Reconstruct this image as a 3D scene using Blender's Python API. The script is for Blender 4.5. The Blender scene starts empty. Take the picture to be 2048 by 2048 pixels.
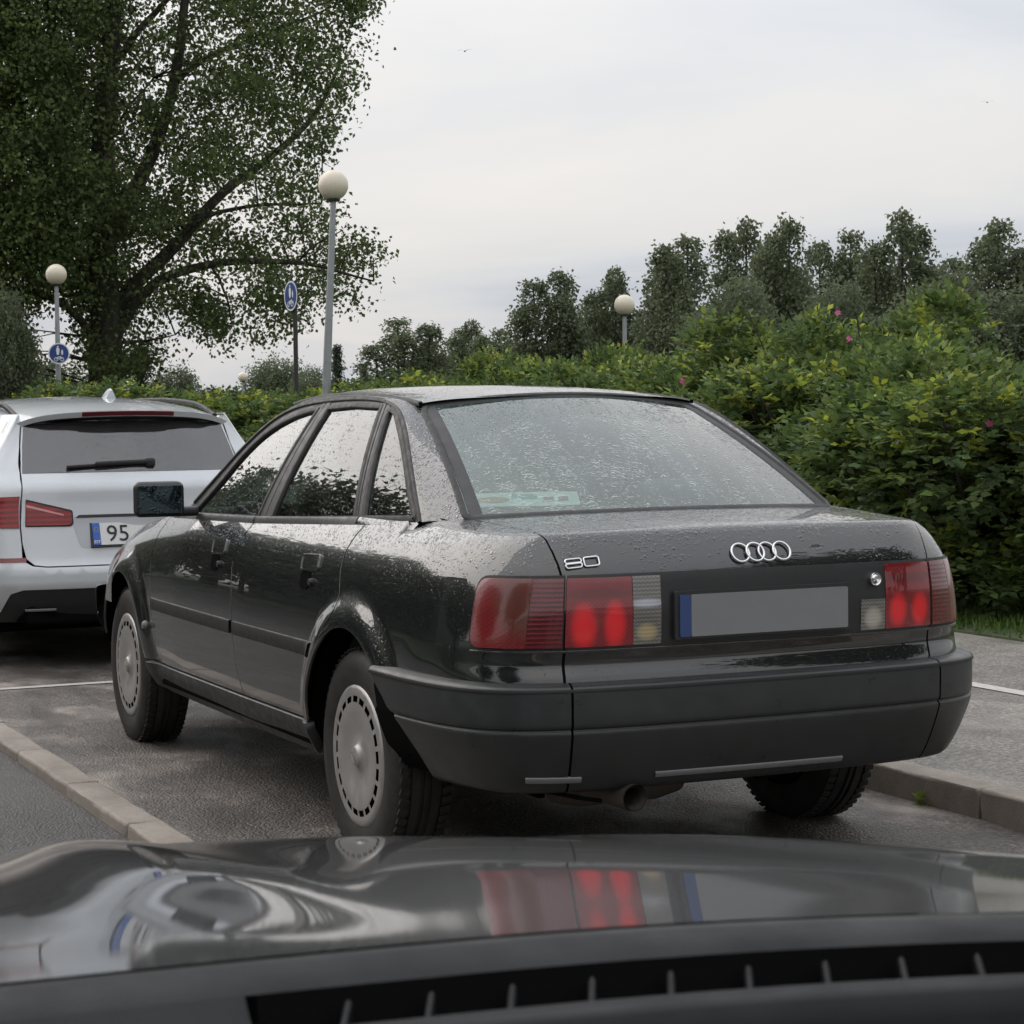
import bpy, bmesh, math, random
import numpy as np
from mathutils import Vector, Matrix
from mathutils.geometry import delaunay_2d_cdt
random.seed(7); rng = np.random.default_rng(7)
scene = bpy.context.scene
col = scene.collection
R = math.radians

# ------------------------------------------------------------------ camera
CAM = np.array([-2.9373, -4.7138, 1.2854]); YAW, PITCH, ROLL, FPX = .4347, -.0453, -.0118, 4184.3
def camera():
    fw = Vector((math.sin(YAW)*math.cos(PITCH), math.cos(YAW)*math.cos(PITCH), math.sin(PITCH)))
    r = Vector((math.cos(YAW), -math.sin(YAW), 0)); u = r.cross(fw)
    r2 = r*math.cos(ROLL)+u*math.sin(ROLL); u2 = -r*math.sin(ROLL)+u*math.cos(ROLL)
    cd = bpy.data.cameras.new('camera'); co = bpy.data.objects.new('camera', cd); col.objects.link(co)
    co.matrix_world = Matrix(((r2.x, u2.x, -fw.x, CAM[0]), (r2.y, u2.y, -fw.y, CAM[1]), (r2.z, u2.z, -fw.z, CAM[2]), (0, 0, 0, 1)))
    cd.sensor_width = 36; cd.lens = 36*FPX/2048; cd.clip_start = .05; cd.clip_end = 3000
    cd.dof.use_dof = True; cd.dof.focus_distance = 7.2; cd.dof.aperture_fstop = 30
    scene.camera = co
camera()

# ------------------------------------------------------------------ sky, sun, exposure
SUN_EL, SUN_AZ = 36, -34      # degrees; azimuth from +Y towards +X
def world():
    w = bpy.data.worlds.new('World'); scene.world = w; w.use_nodes = True
    nt = w.node_tree; n = nt.nodes; n.clear(); L = nt.links.new
    out = n.new('ShaderNodeOutputWorld'); bg = n.new('ShaderNodeBackground'); L(bg.outputs[0], out.inputs[0])
    sky = n.new('ShaderNodeTexSky'); sky.sky_type = 'NISHITA'; sky.sun_disc = False
    sky.sun_elevation = R(SUN_EL); sky.sun_rotation = R(SUN_AZ); sky.air_density = 1; sky.dust_density = 3
    ss = n.new('ShaderNodeVectorMath'); ss.operation = 'SCALE'; ss.inputs['Scale'].default_value = .10
    L(sky.outputs[0], ss.inputs[0])
    tc = n.new('ShaderNodeTexCoord'); sep = n.new('ShaderNodeSeparateXYZ'); L(tc.outputs['Generated'], sep.inputs[0])
    # cloud deck: direction projected on a plane overhead
    mx = n.new('ShaderNodeMath'); mx.operation = 'MAXIMUM'; L(sep.outputs[2], mx.inputs[0]); mx.inputs[1].default_value = 0
    ad = n.new('ShaderNodeMath'); ad.operation = 'ADD'; L(mx.outputs[0], ad.inputs[0]); ad.inputs[1].default_value = .09
    dx = n.new('ShaderNodeMath'); dx.operation = 'DIVIDE'; L(sep.outputs[0], dx.inputs[0]); L(ad.outputs[0], dx.inputs[1])
    dy = n.new('ShaderNodeMath'); dy.operation = 'DIVIDE'; L(sep.outputs[1], dy.inputs[0]); L(ad.outputs[0], dy.inputs[1])
    cb = n.new('ShaderNodeCombineXYZ'); L(dx.outputs[0], cb.inputs[0]); L(dy.outputs[0], cb.inputs[1])
    def noise(scale, detail, rough, off, dist=0):
        mp = n.new('ShaderNodeMapping'); mp.inputs['Location'].default_value = off
        mp.inputs['Rotation'].default_value = (0, 0, R(25)); mp.inputs['Scale'].default_value = (1, .8, 1)
        L(cb.outputs[0], mp.inputs[0])
        t = n.new('ShaderNodeTexNoise'); t.inputs['Scale'].default_value = scale; t.inputs['Detail'].default_value = detail
        t.inputs['Roughness'].default_value = rough; t.inputs['Distortion'].default_value = dist; L(mp.outputs[0], t.inputs['Vector'])
        return t.outputs['Fac']
    def ramp(src, stops):
        r = n.new('ShaderNodeValToRGB'); L(src, r.inputs[0])
        while len(r.color_ramp.elements) > 1: r.color_ramp.elements.remove(r.color_ramp.elements[0])
        for i, (p, c) in enumerate(stops):
            e = r.color_ramp.elements[0] if i == 0 else r.color_ramp.elements.new(p)
            e.position = p; e.color = (*c, 1)
        return r.outputs[0]
    c1 = ramp(noise(.50, 5, .52, (3.1, 1.7, 0), .6), [(.30, (.55, .585, .645)), (.45, (.68, .69, .715)), (.56, (.76, .745, .735)), (.70, (.82, .785, .76))])
    m1 = n.new('ShaderNodeMixRGB'); m1.blend_type = 'MIX'; m1.inputs[0].default_value = .10
    L(c1, m1.inputs[1]); L(ss.outputs[0], m1.inputs[2])
    # an overcast sky is brighter overhead than at the horizon (CIE overcast law, softened)
    g = n.new('ShaderNodeMapRange'); L(mx.outputs[0], g.inputs[0]); g.inputs[1].default_value = 0; g.inputs[2].default_value = 1
    g.inputs[3].default_value = .98; g.inputs[4].default_value = 2.35
    ms = n.new('ShaderNodeVectorMath'); ms.operation = 'SCALE'; L(m1.outputs[0], ms.inputs[0]); L(g.outputs[0], ms.inputs['Scale'])
    L(ms.outputs[0], bg.inputs[0]); bg.inputs[1].default_value = 1.0
    sd = bpy.data.lights.new('sun', 'SUN'); so = bpy.data.objects.new('sun', sd); col.objects.link(so)
    sd.energy = 1.5; sd.angle = R(68); sd.color = (1, .93, .86)
    d = Vector((math.sin(R(SUN_AZ))*math.cos(R(SUN_EL)), math.cos(R(SUN_AZ))*math.cos(R(SUN_EL)), math.sin(R(SUN_EL))))
    so.rotation_euler = d.to_track_quat('Z', 'Y').to_euler(); so.location = d*30
world()
vs = scene.view_settings; vs.view_transform = 'Standard'; vs.look = 'None'; vs.exposure = 0; vs.gamma = 1; vs.use_curve_mapping = False
scene.cycles.use_light_tree = False; scene.cycles.use_adaptive_sampling = True; scene.cycles.adaptive_threshold = .03
scene.cycles.max_bounces = 6; scene.cycles.diffuse_bounces = 2; scene.cycles.glossy_bounces = 4; scene.cycles.transmission_bounces = 3; scene.cycles.transparent_max_bounces = 10; scene.cycles.caustics_reflective = False; scene.cycles.caustics_refractive = False

# ------------------------------------------------------------------ materials
class Mat:
    def __init__(s, name):
        s.m = bpy.data.materials.new(name); s.m.use_nodes = True; s.nt = s.m.node_tree; s.n = s.nt.nodes; s.L = s.nt.links.new
        s.b = s.n['Principled BSDF']; s.out = s.n['Material Output']
    def set(s, **k):
        for a, v in k.items(): s.b.inputs[a.replace('_', ' ')].default_value = (*v, 1) if isinstance(v, tuple) and len(v) == 3 else v
        return s
    def node(s, t, **k):
        nd = s.n.new('ShaderNode'+t)
        for a, v in k.items():
            if a.startswith('i_'): nd.inputs[a[2:].replace('_', ' ')].default_value = v
            else: setattr(nd, a, v)
        return nd
    def coord(s): return s.node('TexCoord').outputs['Object']
    def math(s, op, a, b=None, clamp=False):
        nd = s.node('Math', operation=op); nd.use_clamp = clamp
        for i, v in enumerate((a, b)):
            if v is None: continue
            if isinstance(v, (int, float)): nd.inputs[i].default_value = v
            else: s.L(v, nd.inputs[i])
        return nd.outputs[0]
    def maprange(s, v, a, b, c, d, smooth=False):
        nd = s.node('MapRange'); nd.clamp = True
        if smooth: nd.interpolation_type = 'SMOOTHSTEP'
        s.L(v, nd.inputs[0])
        for i, q in enumerate((a, b, c, d)): 
            if isinstance(q, (int, float)): nd.inputs[i+1].default_value = q
            else: s.L(q, nd.inputs[i+1])
        return nd.outputs[0]
    def noise(s, scale, detail=4, rough=.5, vec=None, stretch=None, dist=0):
        t = s.node('TexNoise', i_Scale=scale, i_Detail=detail, i_Roughness=rough, i_Distortion=dist)
        v = vec or s.coord()
        if stretch:
            mp = s.node('Mapping'); mp.inputs['Scale'].default_value = stretch; s.L(v, mp.inputs[0]); v = mp.outputs[0]
        s.L(v, t.inputs['Vector']); return t.outputs['Fac']
    def ramp(s, fac, stops):
        r = s.node('ValToRGB'); s.L(fac, r.inputs[0]); e = r.color_ramp.elements
        while len(e) > 1: e.remove(e[0])
        for i, (p, c) in enumerate(stops):
            x = e[0] if i == 0 else e.new(p); x.position = p; x.color = (*c, 1) if len(c) == 3 else c
        return r.outputs[0]
    def mix(s, fac, a, b, blend='MIX'):
        m = s.node('MixRGB', blend_type=blend)
        for i, v in enumerate((fac, a, b)):
            if isinstance(v, (int, float)): m.inputs[i].default_value = v
            elif isinstance(v, tuple): m.inputs[i].default_value = (*v, 1)
            else: s.L(v, m.inputs[i])
        return m.outputs[0]
    def bump(s, h, strength=1, dist=.002, inp='Normal', base=None):
        b = s.node('Bump'); b.inputs['Strength'].default_value = strength; b.inputs['Distance'].default_value = dist; s.L(h, b.inputs['Height'])
        if base is not None: s.L(base, b.inputs['Normal'])
        if inp: s.L(b.outputs[0], s.b.inputs[inp])
        return b.outputs[0]
    def col(s, c): s.L(c, s.b.inputs['Base Color'])
    def drops(s, scale=135, top=.62, side=.26, small=True, streak=False):
        """height of rain beads: more and merged on surfaces that face the sky"""
        geo = s.node('NewGeometry'); sp = s.node('SeparateXYZ'); s.L(geo.outputs['True Normal'], sp.inputs[0])
        dens = s.maprange(sp.outputs[2], .15, .9, side, top)
        nz = s.noise(7, 3); dens = s.math('MULTIPLY', dens, s.maprange(nz, .3, .65, .55, 1.15))
        if streak: dens = s.math('MULTIPLY', dens, s.maprange(s.noise(26, 2, .5, stretch=(1, .10, .10)), .40, .60, .55, 1.1))
        wv = s.node('TexNoise', i_Scale=60.0, i_Detail=1.0); v0 = s.coord(); s.L(v0, wv.inputs['Vector'])
        wm = s.node('VectorMath', operation='SCALE'); s.L(wv.outputs['Color'], wm.inputs[0]); wm.inputs['Scale'].default_value = .008
        va = s.node('VectorMath', operation='ADD'); s.L(v0, va.inputs[0]); s.L(wm.outputs[0], va.inputs[1])
        hs = []
        for k, sc in enumerate((scale, scale*1.9) if small else (scale,)):
            vo = s.node('TexVoronoi', i_Scale=float(sc)); s.L(va.outputs[0], vo.inputs['Vector'])
            sr = s.node('SeparateColor'); s.L(vo.outputs['Color'], sr.inputs[0])
            rad = s.math('MULTIPLY', s.math('MULTIPLY', sr.outputs[0], sr.outputs[0]), s.math('MULTIPLY', dens, 1.15))
            q = s.math('DIVIDE', vo.outputs['Distance'], s.math('MAXIMUM', rad, .001))
            dome = s.math('SUBTRACT', 1, s.math('MULTIPLY', q, q), True)
            h = s.math('MULTIPLY', s.math('SQRT', dome), rad)
            hs.append(h if k == 0 else s.math('MULTIPLY', h, .55))
        return hs[0] if len(hs) == 1 else s.math('MAXIMUM', *hs)

def simple(name, c, rough=.5, metal=0, spec=.5, noise=0, nscale=20, coat=0, bump=0, bscale=200, bdist=.001):
    m = Mat(name); m.set(Base_Color=c, Roughness=rough, Metallic=metal, Coat_Weight=coat, Coat_Roughness=.03); m.b.inputs['Specular IOR Level'].default_value = spec
    if noise:
        nz = m.noise(nscale, 5); m.col(m.mix(nz, tuple(x*(1-noise) for x in c), tuple(min(1, x*(1+noise)) for x in c)))
        m.L(m.maprange(nz, .3, .7, max(0, rough-.1), min(1, rough+.12)), m.b.inputs['Roughness'])
    if bump: m.bump(m.noise(bscale, 3), bump, bdist)
    return m.m

def paint(name, c, top=.62, side=.26, metal=0, flake=0, grime=None, rough=.3, scale=100, coat_ior=1.85):
    m = Mat(name); m.set(Roughness=rough, Metallic=metal, Coat_Weight=1.0, Coat_Roughness=.012, Coat_IOR=coat_ior)
    m.b.inputs['Specular IOR Level'].default_value = .1
    base = m.mix(m.noise(3, 4), tuple(x*.9 for x in c), tuple(x*1.1 for x in c))
    if grime:
        sp = m.node('SeparateXYZ'); m.L(m.coord(), sp.inputs[0])
        g = m.math('MULTIPLY', m.maprange(sp.outputs[2], .2, .65, .45, .0), m.maprange(m.noise(9, 6, .6), .3, .7, .3, 1))
        base = m.mix(g, base, grime)
        m.L(m.maprange(g, 0, .5, .012, .10), m.b.inputs['Coat Roughness'])
    m.col(base)
    h = m.drops(scale, top, side); orange = m.math('MULTIPLY', m.noise(9, 2), .0)
    nb = m.bump(h, 1, .0042, 'Coat Normal'); m.L(nb, m.b.inputs['Normal'])
    return m.m

def glass(name, tint, fog=0., fogcol=(.75, .8, .78), drop=.45, rough=.0, boost=1.0, scale=135, streak=False, bd=.0045):
    m = Mat(name); m.n.remove(m.b)
    h = m.drops(scale, drop, drop*.8, streak=streak)
    bp = m.node('Bump'); bp.inputs['Strength'].default_value = 1; bp.inputs['Distance'].default_value = bd; m.L(h, bp.inputs['Height'])
    tr = m.node('BsdfTransparent'); tr.inputs[0].default_value = (*tint, 1)
    gl = m.node('BsdfGlossy'); gl.inputs['Roughness'].default_value = rough; m.L(bp.outputs[0], gl.inputs['Normal'])
    fr = m.node('Fresnel'); fr.inputs['IOR'].default_value = 1.55; m.L(bp.outputs[0], fr.inputs['Normal'])
    k = m.math('MULTIPLY', fr.outputs[0], 1.75*boost, True)
    mx = m.node('MixShader'); m.L(k, mx.inputs[0])
    a = tr.outputs[0]
    if fog:
        df = m.node('BsdfDiffuse'); df.inputs[0].default_value = (*fogcol, 1); tl = m.node('BsdfTranslucent'); tl.inputs[0].default_value = (*fogcol, 1)
        m2 = m.node('MixShader'); m2.inputs[0].default_value = .35; m.L(df.outputs[0], m2.inputs[1]); m.L(tl.outputs[0], m2.inputs[2])
        m3 = m.node('MixShader'); fz = m.math('MULTIPLY', m.maprange(m.noise(5, 4, .6, stretch=(1, .25, .25)), .3, .7, .5, 1.3), fog)
        # a bead scatters more than the bare pane
        fz = m.math('ADD', fz, m.maprange(h, 0, .25, 0, .10)); m.L(fz, m3.inputs[0])
        m.L(a, m3.inputs[1]); m.L(m2.outputs[0], m3.inputs[2]); a = m3.outputs[0]
    m.L(a, mx.inputs[1]); m.L(gl.outputs[0], mx.inputs[2]); m.L(mx.outputs[0], m.out.inputs[0])
    return m.m

def leafmat(name, dark, mid, bright, trans=.35, rough=.45):
    m = Mat(name); geo = m.node('NewGeometry'); at = m.node('Attribute'); at.attribute_name = 'tint'
    c = m.ramp(at.outputs['Fac'], [(0, dark), (.5, mid), (1, bright)])
    hs = m.node('HueSaturation'); m.L(c, hs.inputs['Color']); m.L(m.maprange(geo.outputs['Random Per Island'], 0, 1, .75, 1.25), hs.inputs['Value'])
    m.L(m.maprange(geo.outputs['Random Per Island'], 0, 1, .49, .51), hs.inputs['Hue'])
    m.L(hs.outputs[0], m.b.inputs['Base Color']); m.set(Roughness=rough); m.b.inputs['Specular IOR Level'].default_value = .22
    tl = m.node('BsdfTranslucent'); m.L(hs.outputs[0], tl.inputs[0]); mx = m.node('MixShader'); mx.inputs[0].default_value = trans
    m.L(m.b.outputs[0], mx.inputs[1]); m.L(tl.outputs[0], mx.inputs[2]); m.L(mx.outputs[0], m.out.inputs[0])
    return m.m

# ------------------------------------------------------------------ mesh helpers: a "piece" is (verts, faces, normals)
def unit(a): 
    a = np.asarray(a, float); return a/np.maximum(np.linalg.norm(a, axis=-1, keepdims=True), 1e-12)
def mk(name, pieces, mat, parent=None, cut=None):
    Vs, Fs, Ns, o = [], [], [], 0
    if isinstance(pieces, tuple): pieces = [pieces]
    for V, F, N in pieces:
        Vs.append(np.asarray(V, float)); Ns.append(np.asarray(N, float)); Fs += [tuple(int(i)+o for i in f) for f in F]; o += len(V)
    V = np.concatenate(Vs); N = np.concatenate(Ns)
    me = bpy.data.meshes.new(name); me.from_pydata(V.tolist(), [], Fs); me.polygons.foreach_set('use_smooth', [True]*len(me.polygons))
    me.update(); me.normals_split_custom_set_from_vertices(unit(N).tolist())
    me.materials.append(mat); ob = bpy.data.objects.new(name, me); col.objects.link(ob)
    if parent is not None: ob.parent = parent
    return ob
def tag(o, label=None, cat=None, group=None, kind=None):
    for k, v in (('label', label), ('category', cat), ('group', group), ('kind', kind)):
        if v: o[k] = v
    return o
def empty(name, loc=(0, 0, 0), rz=0, **k):
    o = bpy.data.objects.new(name, None); o.location = loc; o.rotation_euler = (0, 0, rz); col.objects.link(o); o.empty_display_size = .2
    return tag(o, **k)
def mir(p):
    V, F, N = p; V = np.array(V, float); N = np.array(N, float); V[:, 0] *= -1; N[:, 0] *= -1
    return (V, [tuple(reversed(f)) for f in F], N)
def xf(p, loc=(0, 0, 0), rot=None):
    V, F, N = p; M3 = np.array(rot if rot is not None else np.eye(3)); return (np.asarray(V)@M3.T+np.array(loc), F, np.asarray(N)@M3.T)
def bmp(bm, smooth=None):
    """bmesh -> piece; smooth = angle below which edges share normals (None: flat)"""
    bm.normal_update(); V, F, N = [], [], []
    if smooth is None:
        for f in bm.faces:
            F.append(tuple(range(len(V), len(V)+len(f.verts))))
            for v in f.verts: V.append(tuple(v.co)); N.append(tuple(f.normal))
    else:
        for f in bm.faces:
            ids = []
            for v in f.verts:
                n = Vector()
                for g in v.link_faces:
                    if g.normal.angle(f.normal, 0) < smooth: n += g.normal*g.calc_area()
                ids.append(len(V)); V.append(tuple(v.co)); N.append(tuple(n.normalized()))
            F.append(tuple(ids))
    bm.free(); return (np.array(V), F, np.array(N))
def box(c, s, rot=None, bev=.0, seg=2):
    bm = bmesh.new(); bmesh.ops.create_cube(bm, size=1)
    for v in bm.verts: v.co = Vector((v.co.x*s[0], v.co.y*s[1], v.co.z*s[2]))
    if bev: bmesh.ops.bevel(bm, geom=bm.edges[:], offset=bev, segments=seg, profile=.5, affect='EDGES')
    return xf(bmp(bm, R(50) if bev else None), c, rot)
def rotz(a): c, s = math.cos(a), math.sin(a); return np.array([[c, -s, 0], [s, c, 0], [0, 0, 1]])
def rotx(a): c, s = math.cos(a), math.sin(a); return np.array([[1, 0, 0], [0, c, -s], [0, s, c]])
def roty(a): c, s = math.cos(a), math.sin(a); return np.array([[c, 0, s], [0, 1, 0], [-s, 0, c]])
def tube(pts, rad, n=8, closed=False, caps=True):
    P = np.array(pts, float); m = len(P); rad = np.broadcast_to(np.array(rad, float), (m,))
    T = unit(np.roll(P, -1, 0)-np.roll(P, 1, 0)) if closed else unit(np.gradient(P, axis=0))
    u = np.cross(T[0], [0, 0, 1.]); u = unit(u) if np.linalg.norm(u) > 1e-3 else np.array([1., 0, 0])
    V, N, F = [], [], []
    for i in range(m):
        u = unit(u-T[i]*(u@T[i])); w = np.cross(T[i], u)
        for k in range(n):
            a = 2*math.pi*k/n; d = u*math.cos(a)+w*math.sin(a); V.append(P[i]+d*rad[i]); N.append(d)
    for i in range(m if closed else m-1):
        j = (i+1) % m
        for k in range(n): F.append((i*n+k, i*n+(k+1) % n, j*n+(k+1) % n, j*n+k))
    if caps and not closed:
        for i, s in ((0, -1), (m-1, 1)):
            b = len(V); V += [V[i*n+k] for k in range(n)]; N += [T[i]*s]*n; F.append(tuple(b+k for k in (range(n) if s > 0 else reversed(range(n)))))
    return (np.array(V), F, np.array(N))
def lathe(prof, n=48, axis='x', c=(0, 0, 0), crease=R(35)):
    """prof [(radius, along axis)]; outward normal to the left of travel"""
    P = np.array(prof, float); V, N, F = [], [], []
    seg = P[1:]-P[:-1]; sn = unit(np.stack([-seg[:, 1], seg[:, 0]], -1))
    rows = []
    for i in range(len(P)-1):
        for e in (0, 1):
            k = i+e; nn = sn[i].copy(); o = i-1 if e == 0 else i+1
            if 0 <= o < len(sn) and sn[o]@sn[i] > math.cos(crease): nn = nn+sn[o]
            rows.append((P[k], unit(nn)))
    for p, nn in rows:
        for k in range(n):
            a = 2*math.pi*k/n; ca, sa = math.cos(a), math.sin(a)
            V.append((p[1], p[0]*ca, p[0]*sa)); N.append((nn[1], nn[0]*ca, nn[0]*sa))
    for i in range(0, len(rows), 2):
        for k in range(n): F.append((i*n+k, (i+1)*n+k, (i+1)*n+(k+1) % n, i*n+(k+1) % n))
    V, N = np.array(V, float), np.array(N, float)
    if axis == 'z': V, N = V[:, [1, 2, 0]], N[:, [1, 2, 0]]
    if axis == 'y': V, N = V[:, [2, 0, 1]], N[:, [2, 0, 1]]
    return (V+np.array(c), F, N)
def densify(poly, step, closed=True):
    P = np.array(poly, float); out = []
    for i in range(len(P) if closed else len(P)-1):
        a, b = P[i], P[(i+1) % len(P)]; k = max(1, int(math.ceil(np.linalg.norm(b-a)/step)))
        out += [a+(b-a)*t/k for t in range(k)]
    if not closed: out.append(P[-1])
    return np.array(out)
def smooth_line(P, it=2, closed=False):
    P = np.array(P, float)
    for _ in range(it):
        if closed: Q = np.roll(P, -1, 0); P = np.stack([P*.75+Q*.25, P*.25+Q*.75], 1).reshape(-1, P.shape[1])
        else:
            Q = np.stack([P[:-1]*.75+P[1:]*.25, P[:-1]*.25+P[1:]*.75], 1).reshape(-1, P.shape[1]); P = np.concatenate([P[:1], Q, P[-1:]])
    return P
def round_poly(P, r, seg=4):
    P = np.array(P, float); out = []; r = np.broadcast_to(r, (len(P),))
    for i in range(len(P)):
        a, b, c = P[i-1], P[i], P[(i+1) % len(P)]
        if r[i] <= 0: out.append(b); continue
        d1, d2 = np.linalg.norm(a-b), np.linalg.norm(c-b); q = min(r[i], d1*.45, d2*.45); p, s = b+(a-b)/d1*q, b+(c-b)/d2*q
        for t in np.linspace(0, 1, seg+1): out.append(p*(1-t)**2+b*2*t*(1-t)+s*t*t)
    return np.array(out)
def sample(fn, uv, e=.003):
    u, v = uv[:, 0], uv[:, 1]; P = fn(u, v); n = np.cross(fn(u+e, v)-fn(u-e, v), fn(u, v+e)-fn(u, v-e)); return P, unit(n)
def patch(poly, fn, step=.02, off=0., hem=.01, ref=(0, 2.2, .6)):
    B_ = densify(poly, step); nb = len(B_)
    if np.sum(B_[:, 0]*np.roll(B_[:, 1], -1)-np.roll(B_[:, 0], -1)*B_[:, 1]) < 0: B_ = B_[::-1].copy()
    lo, hi = B_.min(0), B_.max(0)
    g = np.stack(np.meshgrid(np.arange(lo[0]+step/2, hi[0], step), np.arange(lo[1]+step/2, hi[1], step)), -1).reshape(-1, 2)
    if len(g):
        ins = np.zeros(len(g), bool); C = np.roll(B_, -1, 0)
        for a, b in zip(B_, C):
            if a[1] == b[1]: continue
            cr = ((a[1] > g[:, 1]) != (b[1] > g[:, 1])) & (g[:, 0] < (b[0]-a[0])*(g[:, 1]-a[1])/(b[1]-a[1])+a[0]); ins ^= cr
        g = g[ins]
        if len(g):
            dm = np.full(len(g), 9.)
            for k in range(0, nb, 256): dm = np.minimum(dm, np.sqrt(((g[:, None]-B_[None, k:k+256])**2).sum(-1)).min(1))
            g = g[dm > step*.55]
    allp = np.concatenate([B_, g]) if len(g) else B_
    r = delaunay_2d_cdt([Vector(p) for p in allp], [(i, (i+1) % nb) for i in range(nb)], [list(range(nb))], 1, 1e-7)
    uv = np.array([tuple(v) for v in r[0]]); F = [tuple(f) for f in r[2]]
    P, n = sample(fn, uv); c = P.mean(0)
    if (n*(P-np.array(ref))).sum(1).mean() < 0: n = -n
    f0 = np.array([np.cross(P[f[1]]-P[f[0]], P[f[2]]-P[f[0]])@n[f[0]] for f in F[::max(1, len(F)//25)]])
    if f0.sum() < 0: F = [f[::-1] for f in F]
    V = P+n*off
    if hem:
        Pb, nbm = sample(fn, B_); 
        if (nbm*(Pb-np.array(ref))).sum(1).mean() < 0: nbm = -nbm
        top = Pb+nbm*off; bot = top-nbm*hem; tg = np.roll(top, -1, 0)-np.roll(top, 1, 0); hn = unit(np.cross(tg, nbm))
        if (hn*(top-top.mean(0))).sum() < 0: hn = -hn
        o = len(V); V = np.concatenate([V, top, bot]); n = np.concatenate([n, unit(hn+nbm*.5), hn])
        for i in range(nb):
            j = (i+1) % nb; q = (o+i, o+j, o+nb+j, o+nb+i)
            fn_ = np.cross(V[q[1]]-V[q[0]], V[q[2]]-V[q[0]]); F.append(q if fn_@hn[i] > 0 else q[::-1])
    return (V, F, n)
def strip(line, w, fn, off=.004, th=.008, step=.015, ref=(0, 2.2, .6), closed=False, roundness=.35):
    """raised moulding of width w running along a line drawn on surface fn"""
    L_ = densify(line, step, closed); P, n = sample(fn, L_)
    if (n*(P-np.array(ref))).sum(1).mean() < 0: n = -n
    T = unit(np.roll(P, -1, 0)-np.roll(P, 1, 0)) if closed else unit(np.gradient(P, axis=0)); side = np.cross(n, T); m = len(P)
    pr = [(-.5, off-th), (-.5, off-th*roundness), (-.5+.5*roundness*.5, off), (.5-.5*roundness*.5, off), (.5, off-th*roundness), (.5, off-th)]
    V, N, F = [], [], []; k = len(pr); nr = [(-1, 0), (-.8, .6), (-.2, 1), (.2, 1), (.8, .6), (1, 0)]
    for a, b in zip(pr, nr): V.append(P+side*a[0]*w+n*a[1]); N.append(side*b[0]+n*b[1])
    V, N = np.stack(V, 1).reshape(-1, 3), np.stack(N, 1).reshape(-1, 3)
    for i in range(m if closed else m-1):
        j = (i+1) % m
        for q in range(k-1): F.append((i*k+q, i*k+q+1, j*k+q+1, j*k+q))
    f = F[len(F)//2]
    if np.cross(V[f[1]]-V[f[0]], V[f[2]]-V[f[0]])@N[f[0]] < 0: F = [f[::-1] for f in F]
    if not closed: F += [tuple(range(k)), tuple((m-1)*k+q for q in range(k))]
    return (V, F, N)
def gridp(P, ref=None, flip=False):
    """quad piece from a (nu,nv,3) array of points"""
    nu, nv = P.shape[:2]; n = unit(np.cross(np.gradient(P, axis=0), np.gradient(P, axis=1)))
    if (ref is not None and (n*(P-np.array(ref))).sum() < 0) or flip: n = -n
    F = [(i*nv+j, (i+1)*nv+j, (i+1)*nv+j+1, i*nv+j+1) for i in range(nu-1) for j in range(nv-1)]
    V, N = P.reshape(-1, 3), n.reshape(-1, 3); f = F[len(F)//2]
    if np.cross(V[f[1]]-V[f[0]], V[f[2]]-V[f[0]])@N[f[0]] < 0: F = [f[::-1] for f in F]
    return (V, F, N)
def loft(A, TA, D, TD, nv=10, k=1., ref=(0, 2.2, .6)):
    """Hermite surface from curve A (leaving along TA) to curve D (arriving along TD)"""
    A, D = np.array(A), np.array(D); d = np.linalg.norm(D-A, axis=1)[:, None]*np.maximum(k, .0); TA, TD = unit(TA)*d, unit(TD)*d
    t = np.linspace(0, 1, nv)[None, :, None]; h00, h10, h01, h11 = 2*t**3-3*t**2+1, t**3-2*t**2+t, -2*t**3+3*t**2, t**3-t**2
    return gridp(A[:, None]*h00+TA[:, None]*h10+D[:, None]*h01+TD[:, None]*h11, ref)
def resamp(P, n):
    P = np.array(P, float); d = np.concatenate([[0], np.cumsum(np.linalg.norm(np.diff(P, axis=0), axis=1))]); t = np.linspace(0, d[-1], n)
    return np.stack([np.interp(t, d, P[:, k]) for k in range(P.shape[1])], -1)
def table(pts, sig, n=1200, ends=True):
    """smooth 1-d function through (t, value) rows"""
    P = np.array(pts, float); t = np.linspace(P[0, 0], P[-1, 0], n); y = np.interp(t, P[:, 0], P[:, 1]); dt = t[1]-t[0]; k = int(3*sig/dt)+1
    w = np.exp(-.5*(np.arange(-k, k+1)*dt/sig)**2); w /= w.sum()
    l = y[0]+(y[1]-y[0])*np.arange(-k, 0); r = y[-1]+(y[-1]-y[-2])*np.arange(1, k+1)
    ys = np.convolve(np.concatenate([l, y, r]), w, 'valid'); return lambda q: np.interp(q, t, ys)
def sstep(a, b, x): t = np.clip((x-a)/(b-a), 0, 1); return t*t*(3-2*t)
def text(s, size, depth=.002, extr=None):
    """lettering from Blender's built-in font -> piece in the xy plane, extruded along z"""
    cu = bpy.data.curves.new('t', 'FONT'); cu.body = s; cu.size = size; cu.extrude = depth/2; cu.align_x = 'CENTER'; cu.align_y = 'CENTER'; cu.resolution_u = 3
    ob = bpy.data.objects.new('t', cu); col.objects.link(ob); dg = bpy.context.evaluated_depsgraph_get(); me = bpy.data.meshes.new_from_object(ob.evaluated_get(dg))
    bm = bmesh.new(); bm.from_mesh(me); p = bmp(bm); bpy.data.objects.remove(ob); bpy.data.curves.remove(cu); bpy.data.meshes.remove(me); return p
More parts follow.
